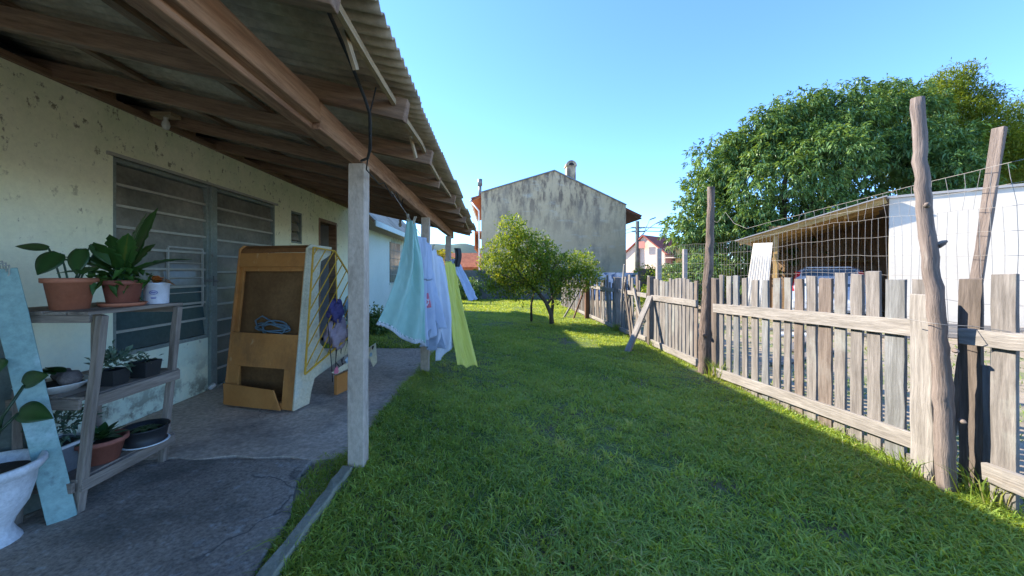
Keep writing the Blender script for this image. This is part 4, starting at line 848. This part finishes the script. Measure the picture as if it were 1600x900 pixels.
o, fn, nr = cloth('shorts', '', '', (-.80, 4.5, 1.0), (-.72, 4.85, 1.0), (-.86, 4.4, .55), (-.68, 4.75, .46), 'jeans', 2.5, .05, ph=.4)
tag(o, 'crumpled grey blue cloth hanging low below the pale blue shirt', 'laundry')
o, fn, nr = cloth('yellow_cloth', '', '', (-.69, 5.35, 1.62), (-.60, 5.62, 1.58), (-.46, 4.75, .25), (-.235, 4.95, .18), 'yellowcloth', 1.5, .035, (-.03, 0, .0), ph=.9)
hem(fn, nr, o, 'yellow_seam'); tag(o, 'bright yellow cloth billowing out over the lawn', 'laundry')
o, fn, nr = cloth('white_cloth', '', '', (-.78, 6.5, 1.66), (-.66, 6.75, 1.70), (-.42, 6.3, .95), (-.30, 6.75, .98), 'paleblue', 2.0, .04, ph=1.9)
tag(o, 'pale lilac cloth flying sideways farthest along the clothesline', 'laundry')
b = MB(); b.grid(lambda u, v: (-.68 + .1 * u + .02 * math.sin(v * 4), 6.35 + .05 * u + .015 * math.sin(u * 9), 1.86 - .32 * v), 8, 10); tag(b.build('dark_sock', M['dwire'], solid=.012), 'small black garment pegged on the far clothesline', 'laundry')
for k, (p, lb) in enumerate((((-.875, 3.80, 2.0), 'left clothes peg gripping the mint cloth'), ((-.845, 3.87, 1.985), 'right clothes peg gripping the mint cloth'), ((-.70, 5.4, 1.62), 'clothes peg gripping the yellow cloth'), ((-.80, 4.78, 1.76), 'clothes peg gripping the long white towel'))):
    b = MB(); t = .018 if k % 2 else -.018
    b.bar((p[0] - .006, p[1], p[2] - .035), (p[0] + t, p[1], p[2] + .045), .012, .009); b.bar((p[0] + .006, p[1], p[2] - .035), (p[0] + t + .016, p[1], p[2] + .045), .012, .009); b.tube([(p[0] - .008, p[1] - .008, p[2]), (p[0] + .012, p[1] - .008, p[2])], .004, 6)
    tag(b.build('clothes_peg', M['peg']), lb, 'peg', 'wooden pegs on the clothesline')

# ------------------------------------------------------------------ plant stand
st = thing('plant_stand', 'three tier weathered grey wooden plant stand against the wall', 'shelf', (-2.7, 2.5, 0))
sf, sb_, y0, y1 = -2.40, -3.02, 2.22, 2.82
for (x, y, dx) in ((sf + .06, y0, -.15), (sf, y1, -.12), (sb_, y0 + .05, .0), (sb_, y1, .0)):
    b = MB(); b.bar((x + dx, y, .015), (x, y, 1.19), .044, .042, up=(0, 1, 0), seg=6, wob=.003); b.build('leg', M['shelf_wood'], st, bevel=.004)
for z, dx in ((1.205, 0), (.70, -.03), (.21, -.07)):
    b = MB()
    for k in range(5): x = sb_ + .02 + k * .135; b.bar((x + dx * k / 4, y0 - .03, z), (x + dx * k / 4, y1 + .04, z), .125, .022, seg=4, wob=.003)
    b.build('shelf', M['shelf_wood'], st, bevel=.003)
    if z < 1:
        b = MB(); b.bar((sf + dx + .022, y0 - .02, z - .03), (sf + dx + .022, y1 + .02, z - .03), .02, .07, seg=4, wob=.002); b.build('apron', M['shelf_wood'], st, bevel=.003)
        for y in (y0 - .04, y1 + .04): b = MB(); b.bar((sb_, y, z - .03), (sf + dx, y, z - .03), .02, .06); b.build('apron', M['shelf_wood'], st, bevel=.003)
    else:
        for y in (y0 - .01, y1 + .01): b = MB(); b.bar((sb_, y, z - .035), (sf, y, z - .035), .02, .045); b.build('apron', M['shelf_wood'], st, bevel=.003)
def big_leaf(P, D, L, W_, m, par, name='leaf', cup=.15, nrm=None, droop=.3, lobes=0, tint=.5):
    """a broad leaf blade as a small curved grid: width follows a heart or a cut outline"""
    P = Vector(P); D = Vector(D).normalized(); up = Vector(nrm or (0, 0, 1)); sd = D.cross(up).normalized(); n = sd.cross(D); V = []; N = 14
    for i in range(N + 1):
        t = i / N; w = W_ * .5 * (math.sin(math.pi * min(1, t * .93 + .09)) ** .7 if t < .97 else .05) * (1 - .35 * t)
        if lobes: w *= .62 + .38 * abs(math.cos(t * lobes * math.pi))
        p = P + D * (L * t) - Vector((0, 0, 1)) * (droop * L * t * t)
        for s_ in (-1, -.5, 0, .5, 1): V.append(p + sd * (w * s_) + n * (cup * w * abs(s_)) )
    Fq = [(i*5+j, i*5+j+1, (i+1)*5+j+1, (i+1)*5+j) for i in range(N) for j in range(4)]
    V = np.array([tuple(v) for v in V]); tv = np.tile(np.array([0, -.06, .30, .05, -.03]), N + 1) + tint + RNG.normal(0, .05, len(V)); o = raw(name, V, [np.array(Fq)], np.clip(tv, 0, .92), M[m], par, True)
    k = o.modifiers.new('solid', 'SOLIDIFY'); k.thickness = .0015; return o
def pot_thing(name, label, cat, c, prof, m, soil_z, soil_r, sx=1, sy=1, n=28, smooth=True):
    t = thing(name, label, cat, c); b = MB(); b.lathe(prof, c, n, sx=sx, sy=sy, smooth=smooth); pot = b.build('pot', M[m], t)
    b = MB(); b.lathe([(soil_r, soil_z - .01), (soil_r * .6, soil_z + .004), (0, soil_z + .008)], c, n, sx=sx, sy=sy); b.build('soil', M['potsoil'], t); return t
def potprof(r0, r1, h, rim=.012, rh=.03):
    return [(0, 0), (r0, 0), (r0 + (r1 - r0) * .85, h - rh), (r1 + rim * .2, h - rh), (r1 + rim, h - rh + .004), (r1 + rim, h), (r1 - .004, h), (r1 - .012, h - .03), (r0 * .9, .02)]
ZT1 = 1.217
p = pot_thing('terracotta_pot', 'wide terracotta pot with heart shaped dark leaves on top shelf', 'potted plant', (-2.66, 2.33, ZT1), potprof(.085, .115, .195), 'terracotta', .165, .10)
stems = [((-.03, -.02), (-.10, -.03, .33), (-.9, -.1, .1), .20, .06), ((-.01, 0), (-.02, -.04, .30), (-.2, -.5, -.75), .17, .15), ((.01, .02), (.07, .0, .33), (.15, -.3, -.85), .18, .12), ((.02, 0), (.10, .03, .36), (.55, .1, -.65), .18, .07), ((.03, .02), (.12, .0, .215), (.3, -.6, -.35), .10, .12), ((0, .03), (.02, .10, .28), (.2, .7, -.3), .16, .12)]
for i, (b0, tp_, d, L, w) in enumerate(stems):
    b = MB(); q0 = Vector((-2.66 + b0[0], 2.33 + b0[1], ZT1 + .16)); q1 = Vector((-2.66 + tp_[0], 2.33 + tp_[1], ZT1 + tp_[2] + .05)); b.tube([q0, q0.lerp(q1, .5) + Vector((0, 0, .02)), q1], .005, 6); b.build('stem', M['succulent'], p)
    big_leaf(q1, d, L * .92, w * 1.02, 'houseplant', p, nrm=(.3, -.9, .4), droop=.05, tint=.2 + .12 * i)
p = pot_thing('red_pot', 'dark red pot on saucer with tall ruffled green leaves on top shelf', 'potted plant', (-2.55, 2.55, ZT1 + .012), potprof(.08, .105, .165), 'terra_dark', .14, .09)
b = MB(); b.lathe([(0, -.012), (.11, -.012), (.13, .012), (.12, .014), (.105, -.003), (0, -.003)], (-2.55, 2.55, ZT1 + .012)); b.build('saucer', M['terracotta'], p)
for i, (a, el, L, w, lo) in enumerate(((.6, 1.25, .50, .17, 6), (-.3, 1.1, .46, .16, 6), (2.6, .95, .42, .14, 5), (-1.2, .75, .36, .14, 5), (.1, .45, .42, .15, 6), (3.5, .55, .33, .14, 5), (1.6, .9, .34, .14, 5), (-2.2, .5, .32, .15, 4), (4.4, .25, .26, .14, 4), (-.7, .9, .40, .15, 6))):
    d = Vector((math.cos(a) * math.cos(el), math.sin(a) * math.cos(el), math.sin(el))); q = Vector((-2.55, 2.55, ZT1 + .20)) + d * .07
    b = MB(); b.tube([(-2.55 + d.x * .02, 2.55 + d.y * .02, ZT1 + .14), q], .005, 6); b.build('stem', M['succulent'], p)
    big_leaf(q, d, L, w, 'houseplant_g', p, droop=.22 if el < 1 else .1, lobes=lo, cup=.25, tint=.15 + .06 * i, nrm=(0, 0, 1) if el < 1 else (-d.x + .2, -d.y - .6, .3))
P = RNG.normal(0, 1, (90, 3)) * np.array([.07, .07, .03]) + np.array([-2.55, 2.53, ZT1 + .19]); leaves('underleaf', P, rdir(90) + np.array([0, -.3, .3]), .085, .04, RNG.uniform(0, .9, 90), M['houseplant_g'], p)
p = pot_thing('white_tub', 'white plastic tub with blue printed emblem on top shelf', 'tub', (-2.49, 2.74, ZT1), [(0, 0), (.066, 0), (.07, .006), (.074, .14), (.08, .142), (.08, .155), (.07, .155), (.068, .02)], 'tub', .12, .066)
def onpot(c, r, a, z): return (c[0] + r * math.cos(a), c[1] + r * math.sin(a), c[2] + z)
cT = (-2.49, 2.74, ZT1)
b = MB(); a0 = R(-62)
for k in range(12):
    for rr in (.022,):
        q0 = onpot(cT, .0735, a0 + .30 * math.cos(k * .5236), .085 + .014 * math.sin(k * .5236)); q1 = onpot(cT, .0735, a0 + .30 * math.cos((k + 1) * .5236), .085 + .014 * math.sin((k + 1) * .5236)); b.bar(q0, q1, .004, .004)
for zz, aw in ((.088, .2), (.082, .16), (.05, .22), (.042, .18)): b.bar(onpot(cT, .0725, a0 - aw, zz), onpot(cT, .0725, a0 + aw, zz), .005, .0045)
b.build('printed_emblem', M['ink'], p)
for k in range(4): big_leaf((-2.48, 2.72, ZT1 + .15), (.5 + .3 * k, -.5 + .2 * k, 1.2 - .2 * k), .15, .055, 'dryleaf', p, 'dry_leaf', droop=.5, tint=.9 - .2 * k)
# second shelf
Z2 = .713
p = pot_thing('bowl_planter', 'stone filled bowl planter with white rim on the middle shelf', 'planter', (-2.72, 2.30, Z2), [(0, 0), (.10, 0), (.16, .05), (.165, .055), (.15, .055), (.10, .02)], 'white', .045, .14)
b = MB()
for k in range(9): a = k * 2.1; r = random.uniform(.04, .06); b.lathe([(0, -r), (r * .7, -r * .7), (r, 0), (r * .7, r * .7), (0, r * .8)], (-2.72 + .09 * math.cos(a), 2.30 + .09 * math.sin(a), Z2 + .08), 9, sx=1.1)
b.build('stones', M['stone'], p)
for k in range(5): big_leaf((-2.72 + .03 * k - .06, 2.28, Z2 + .12), (math.cos(k * 1.2), -.3, .3), .14, .10, 'houseplant', p, droop=.3, tint=.3)
def square_pot(c, w, h, m, label, name='square_pot', rimm=None):
    t = thing(name, label, 'potted plant', c); b = MB(); q = [(w * .42, 0), (w * .5, h), (w * .5 - .008, h), (w * .5 - .012, h - .02)]
    vs = []; 
    for r, z in q:
        for sx, sy in ((-1, -1), (1, -1), (1, 1), (-1, 1)): vs.append((c[0] + sx * r, c[1] + sy * r, c[2] + z))
    b.add(vs, [(3,2,1,0), (12,13,14,15)] + [(i*4+j, i*4+(j+1)%4, i*4+4+(j+1)%4, i*4+4+j) for i in range(3) for j in range(4)]); b.build('pot', M[m], t, bevel=.004)
    if rimm:
        b = MB()
        for sx in (-1, 1): b.bar((c[0] + sx * w * .5, c[1] - w * .52, c[2] + h), (c[0] + sx * w * .5, c[1] + w * .52, c[2] + h), .014, .016); b.bar((c[0] - w * .49, c[1] + sx * w * .5, c[2] + h), (c[0] + w * .49, c[1] + sx * w * .5, c[2] + h), .014, .015)
        b.build('rim', M[rimm], t)
    b = MB(); b.box((c[0] - w * .46, c[1] - w * .46, c[2] + h - .03), (c[0] + w * .46, c[1] + w * .46, c[2] + h - .015)); b.build('soil', M['potsoil'], t); return t
def tuft(par, c, r, n, L, m, up=.5): 
    P = RNG.normal(0, .5, (n, 3)) * r * np.array([1, 1, .6]) + np.array(c); leaves('foliage', P, (P - np.array(c)) / r + rdir(n) * .6 + np.array([0, 0, up]), L, L * .42, RNG.uniform(0, .9, n), M[m], par, .15)
p = square_pot((-2.50, 2.44, Z2), .12, .10, 'pot_black', 'black square pot with grey green succulent on the middle shelf'); tuft(p, (-2.50, 2.44, Z2 + .16), .09, 170, .05, 'succulent')
p = square_pot((-2.47, 2.63, Z2), .13, .11, 'pot_black', 'empty looking black square pot at right of the middle shelf'); tuft(p, (-2.47, 2.63, Z2 + .12), .05, 30, .04, 'succulent')
# bottom shelf
Z3 = .223
p = pot_thing('brown_pot', 'brown pot with dark rosette plant on the bottom shelf', 'potted plant', (-2.56, 2.42, Z3), potprof(.085, .12, .15), 'terra_dark', .12, .1)
for k in range(18): a = k * 2.4; big_leaf((-2.56, 2.42, Z3 + .14), (math.cos(a), math.sin(a), .35 + .5 * (k % 3)), .15, .06, 'houseplant', p, droop=.25, tint=.2 + .03 * k)
p = pot_thing('black_bowl', 'black bowl with white lower rim on the bottom shelf', 'planter', (-2.50, 2.66, Z3), [(0, 0), (.10, 0), (.125, .02), (.115, .025), (.13, .11), (.137, .115), (.137, .125), (.12, .12), (.10, .03)], 'pot_black', .09, .115)
b = MB(); b.lathe([(.10, -.001), (.138, .012), (.135, .018), (.1, .008)], (-2.50, 2.66, Z3 + .001)); b.build('saucer', M['white'], p)
for k in range(7): a = k * .9; big_leaf((-2.50, 2.66, Z3 + .10), (math.cos(a), math.sin(a), .5), .12, .05, 'houseplant', p, droop=.5, tint=.3)
p = square_pot((-2.70, 2.31, Z3), .22, .17, 'pot_grey', 'grey square planter with white rim on the bottom shelf', 'square_planter', 'white'); tuft(p, (-2.70, 2.31, Z3 + .28), .13, 240, .045, 'succulent', .3)
# boards, rake, urn at the very left
b = MB(); b.bar((-2.50, 2.15, .012), (-2.79, 2.10, 1.47), .115, .022, up=(-.75, .65, 0), seg=6, wob=.003); tag(b.build('blue_board', M['blue_board'], bevel=.003), 'pale blue painted board leaning beside the plant stand', 'board')
b = MB(); b.bar((-2.59, 2.165, .012), (-2.86, 2.14, 1.40), .04, .03, up=(-.75, .65, 0), seg=6, wob=.003); tag(b.build('narrow_board', M['blue_board'], bevel=.003), 'narrow blue batten standing behind the wide blue board', 'board')
b = MB(); b.bar((-2.78, 2.20, .012), (-2.93, 2.20, 1.38), .15, .03, up=(-.75, .65, 0), seg=6, wob=.004); tag(b.build('green_board', M['greygreen'], bevel=.004), 'dark grey green plank leaning behind the blue board', 'plank')
b = MB(); b.bar((-2.72, 2.12, .012), (-2.80, 2.18, .75), .04, .03, seg=4, wob=.002); tag(b.build('short_stick', M['shelf_wood'], bevel=.003), 'short brown stick standing behind the white urn', 'stick')
rk = thing('fan_rake', 'fan rake standing upside down at the left edge', 'rake', (-2.9, 2.13, 0))
b = MB(); b.tube([(-2.84, 2.10, .015), (-2.86, 2.11, 1.27)], .014, 8); b.build('handle', M['shelf_wood'], rk)
b = MB()
for k in range(13):
    a = R(-32 + k * 5.4); dx = math.sin(a) * .24; b.tube([(-2.86, 2.11, 1.27), (-2.86 + dx * .8, 2.11, 1.27 + .20 * math.cos(a)), (-2.86 + dx, 2.09, 1.27 + .26 * math.cos(a)), (-2.86 + dx, 2.06, 1.27 + .255 * math.cos(a))], .004, 5)
b.tube([(-2.86 - .08, 2.11, 1.39), (-2.86, 2.105, 1.40), (-2.86 + .08, 2.11, 1.39)], .006, 6); b.build('tines', M['bar_grey'], rk)
b = MB(); b.prism([(-.05, 0), (.05, 0), (.09, .12), (-.09, .12)], (-2.86, 2.115, 1.21), (1, 0, 0), (0, 0, 1), (0, .012, 0)); b.build('rake_head', M['terra_dark'], rk)
UC = (-2.67, 1.955, .0)
p = thing('white_urn', 'white ribbed plastic urn with a leafy plant at the left edge', 'potted plant', UC)
b = MB(); b.lathe([(0, 0), (.115, 0), (.12, .015), (.10, .05), (.085, .085), (.095, .12), (.14, .20), (.165, .30), (.172, .36), (.19, .375), (.205, .40), (.205, .425), (.19, .43), (.172, .40), (.15, .30)], UC, 48, ripple=.012, nr=16); b.build('pot', M['urn'], p)
b = MB(); b.lathe([(.166, .375), (.08, .385), (0, .39)], UC, 24); b.build('soil', M['potsoil'], p)
for i, (q, d, L, w) in enumerate((((-2.57, 2.03, 0.83), (.5, .15, .55), .15, .13), ((-2.59, 2.02, 0.68), (.75, .1, .15), .17, .14), ((-2.72, 1.95, 0.70), (-.4, -.2, .6), .17, .13), ((-2.70, 2.00, 0.90), (-.2, .3, .6), .15, .12))):
    b = MB(); q0 = Vector((UC[0], UC[1], .39)); q = Vector(q); b.tube([q0, q0.lerp(q, .5) + Vector((-.02, 0, .06)), q], .007, 6); b.build('stem', M['houseplant'], p)
    big_leaf(q, d, L, w, 'houseplant', p, droop=.4, cup=.2, nrm=(.2, -.7, .6), tint=.35 + .12 * i)

# ------------------------------------------------------------------ arcade cabinet and what is stacked on it
cab = thing('arcade_cabinet', 'gutted orange arcade cabinet turned with its open back outward', 'cabinet', (-2.5, 4.1, .045))
th = R(12)
KX = Matrix.Translation((-2.02, 3.74, .047)) @ Matrix.Rotation(R(-14), 4, 'Z')
# local: x from -0.90 (left) to 0 (right side), y depth away from camera, z up ; back face leans
def yb(z): return .19 * z / 1.7
Wc = .90
sidep = [(0, 0), (.22, 0), (.25, .12), (.30, .25), (.42, .28), (1.0, .42), (1.02, .16), (1.14, .14), (1.16, .55), (.95, .57), (.52, .47), (.38, .62), (.35, 1.2), (.40, 1.52), (.56, 1.60), (.58, 1.69), (.24, 1.70), (.19, 1.66)]
for x, m_ in ((-.02, 'cream_panel'), (-Wc, 'orange')):
    b = MB(KX); b.prism(sidep, (x, 0, 0), (0, 1, 0), (0, 0, 1), (.02, 0, 0)); b.build('side_panel', M[m_], cab, bevel=.003)
def backpiece(name, x0, x1, z0, z1, m_, inset=.0, t=.02):
    b = MB(KX); b.add([(x0, yb(z0) + inset, z0), (x1, yb(z0) + inset, z0), (x1, yb(z1) + inset, z1), (x0, yb(z1) + inset, z1), (x0, yb(z0) + inset + t, z0), (x1, yb(z0) + inset + t, z0), (x1, yb(z1) + inset + t, z1), (x0, yb(z1) + inset + t, z1)],
        [(0,1,2,3),(7,6,5,4),(0,4,5,1),(1,5,6,2),(2,6,7,3),(3,7,4,0)]); return b.build(name, M[m_], cab, bevel=.002)
x0, x1 = -Wc + .021, -.021
backpiece('back_panel', x0, x1, 1.46, 1.61, 'orange', .01); backpiece('back_panel', x0, x1, .40, .75, 'orange', .005)
backpiece('back_panel', x0, x0 + .14, .0, .399, 'orange', .006); backpiece('back_panel', x1 - .14, x1, .0, .399, 'orange', .006); backpiece('back_panel', x0 + .141, x1 - .141, .0, .06, 'orange', .006)
backpiece('back_panel', x0, x0 + .05, .751, 1.459, 'orange', .03); backpiece('back_panel', x1 - .03, x1, .751, 1.459, 'orange', .03); backpiece('back_panel', x0 + .051, x1 - .031, 1.41, 1.459, 'orange', .032)
backpiece('inner_board', x0, x1, .62, 1.6, 'brown_ply', .10, .012)
b = MB(KX); b.prism([(yb(1.61) + .01, 1.612), (yb(1.61) + .035, 1.66), (yb(1.61) + .09, 1.695), (.50, 1.695), (.50, 1.66), (.2, 1.63)], (x0, 0, 0), (0, 1, 0), (0, 0, 1), (x1 - x0, 0, 0)); b.build('top_panel', M['top_brown'], cab, bevel=.004)
b = MB(KX); b.box((x0, .02, .055), (x1, .22, .075)); b.build('floor_board', M['brown_ply'], cab)
b = MB(KX); b.box((x0, .20, .076), (x1, .215, .595)); b.build('kick_board', M['brown_ply'], cab)
b = MB(KX); b.box((x0, .08, .60), (x1, .34, .62)); b.build('inner_shelf', M['brown_ply'], cab)
b = MB(KX); b.box((x0, .325, .625), (x1, .34, 1.6)); b.build('front_board', M['brown_ply'], cab)
b = MB(KX); b.prism([(x0 + .02, 0), (x1 - .12, 0), (x1 - .2, .20), (x0 + .02, .23)], (0, -.01, .0), (1, 0, 0), (0, -.03, 1), (0, -.014, 0)); b.build('broken_flap', M['orange'], cab, bevel=.002)
# hose coil
b = MB(KX); Pp = []
for k in range(110):
    a = k * .24; r = .15 + .03 * math.sin(k * .37); Pp.append((-.40 + r * 1.15 * math.cos(a) + .02 * math.sin(k * .13), .135 + .02 * math.sin(k * .5), .80 + r * .45 * math.sin(a) * (.8 + .2 * math.sin(k * .11)) + .012 * math.sin(k * .29)))
Pp = [(-.58, .13, .80), (-.60, .12, .88), (-.52, .13, .93)] + Pp
b.tube(Pp, .0085, 6); tag(b.build('hose', M['hose']), 'coiled blue grey hose lying in the cabinet opening', 'hose')
# yellow grille leaning on the right side
GX = Matrix.Translation((-1.965, 3.75, .05)) @ Matrix.Rotation(R(-14), 4, 'Z')
g = thing('yellow_grille', 'yellow metal window grille leaning against side of the arcade cabinet', 'grille', (-1.95, 4.0, .05))
b = MB(GX)
fr = [(.03, .36), (.18, 1.66), (.52, 1.64), (1.0, 1.14), (.98, .70), (.03, .36)]
def gp(y, z): return (.045 - .03 * z / 1.6, y, z)
for (p0, p1) in zip(fr[:-1], fr[1:]): b.bar(gp(*p0), gp(*p1), .017, .017)
b.build('frame', M['yellow'], g, bevel=.003)
b = MB(GX)
def clipseg(c):  # diagonals z = y*1.2 + c inside the frame polygon
    pts = []
    for (p0, p1) in zip(fr[:-1], fr[1:]):
        f0 = p0[1] - 1.2 * p0[0] - c; f1 = p1[1] - 1.2 * p1[0] - c
        if f0 * f1 < 0: t = f0 / (f0 - f1); pts.append((p0[0] + (p1[0] - p0[0]) * t, p0[1] + (p1[1] - p0[1]) * t))
    return pts
for c in np.arange(-.45, 1.45, .165):
    s_ = clipseg(c)
    if len(s_) == 2: b.bar(gp(*s_[0]), gp(*s_[1]), .009, .009)
b.bar(gp(.56, .55), gp(.53, 1.6), .012, .012); b.build('lattice', M['yellow'], g)
# bundle of cloths
def lump(name, label, c, r, m_, s=(1, 1, 1), cat='bundle', amp=.16):
    b = MB()
    def fn(u, v):
        a = u * 2 * math.pi; t = v * math.pi; q = 1 + amp * math.sin(3 * a + 2 * t) + amp * .7 * math.sin(5 * a - 3 * t + 1) + amp * .5 * math.sin(9 * a + 6 * t)
        return (c[0] + r * s[0] * q * math.cos(a) * math.sin(t), c[1] + r * s[1] * q * math.sin(a) * math.sin(t), c[2] + r * s[2] * q * math.cos(t))
    b.grid(fn, 40, 24); tag(b.build(name, M[m_]), label, cat)
lump('cloth_bundle', 'mauve cloth bundle hanging on the yellow grille', (-1.83, 4.33, .74), .14, 'mauve', (.7, 1.4, 1.15))
lump('bag', 'dark purple bag stuffed above the mauve bundle', (-1.82, 4.27, 1.0), .12, 'purple', (.6, 1.1, 1.0), 'bag')
lump('cloth_bundle', 'blue grey cloth hung behind the dark purple bag', (-1.80, 4.62, 1.0), .10, 'bluecloth', (.6, 1.1, 1.3))
b = MB()
for k in range(9):
    y = 4.1 + .11 * k; b.tube([(-1.84 + .02 * math.sin(k), y, .9 - .03 * k), (-1.81, y + .05 * math.sin(k * 2), .6), (-1.82 + .03 * math.cos(k), y + .1 * math.sin(k * 3), .35 + .03 * (k % 4)), (-1.81, y + .06, .22 + .05 * (k % 3))], .005, 5)
for k in range(5): b.tube([(-1.80, 4.75 + .02 * k, 1.25 - .05 * k), (-1.78, 4.85, 1.0), (-1.77, 4.95 + .03 * math.sin(k), .8), (-1.78, 4.8, .72 + .02 * k)], .005, 5)
tag(b.build('cable_tangle', M['dwire']), 'tangle of dark cables dangling from the yellow grille', 'cable')
bd = MB(GX); bd.prism([(.34, .30), (1.22, .46), (1.25, .20), (1.16, .16), (1.08, .30), (.42, .26)], (.10, 0, 0), (0, 1, 0), (0, 0, 1), (.012, 0, 0)); gb = tag(bd.build('painted_board', M['cream_panel'], bevel=.002), 'pale board with painted splashes under the yellow grille', 'board')
for (y, z, r_, m_) in ((.42, .30, .05, 'pink'), (.62, .38, .05, 'bluecloth'), (.78, .38, .035, 'yellow'), (.98, .38, .055, 'dwire'), (1.1, .33, .035, 'bluecloth'), (1.14, .42, .03, 'dwire')):
    b = MB(GX); b.prism([(r_ * math.cos(a) * random.uniform(.6, 1.2), r_ * math.sin(a) * random.uniform(.6, 1.1)) for a in np.linspace(0, 6.0, 9)], (.1135, y, z), (0, 1, 0), (0, 0, 1), (.002, 0, 0)); b.build('painted_splash', M[m_], gb)
b = MB(GX); b.box((.02, .5, .0), (.06, 1.05, .22)); tag(b.build('orange_board', M['orange'], bevel=.003), 'low orange board standing on the slab behind grille', 'board')
b = MB(); b.bar((WX + .03, 4.45, .05), (WX + .05, 4.52, .09), .05, .05); tag(b.build('white_rag', M['white'], bevel=.015), 'small white lump on the floor by the door', 'rag')
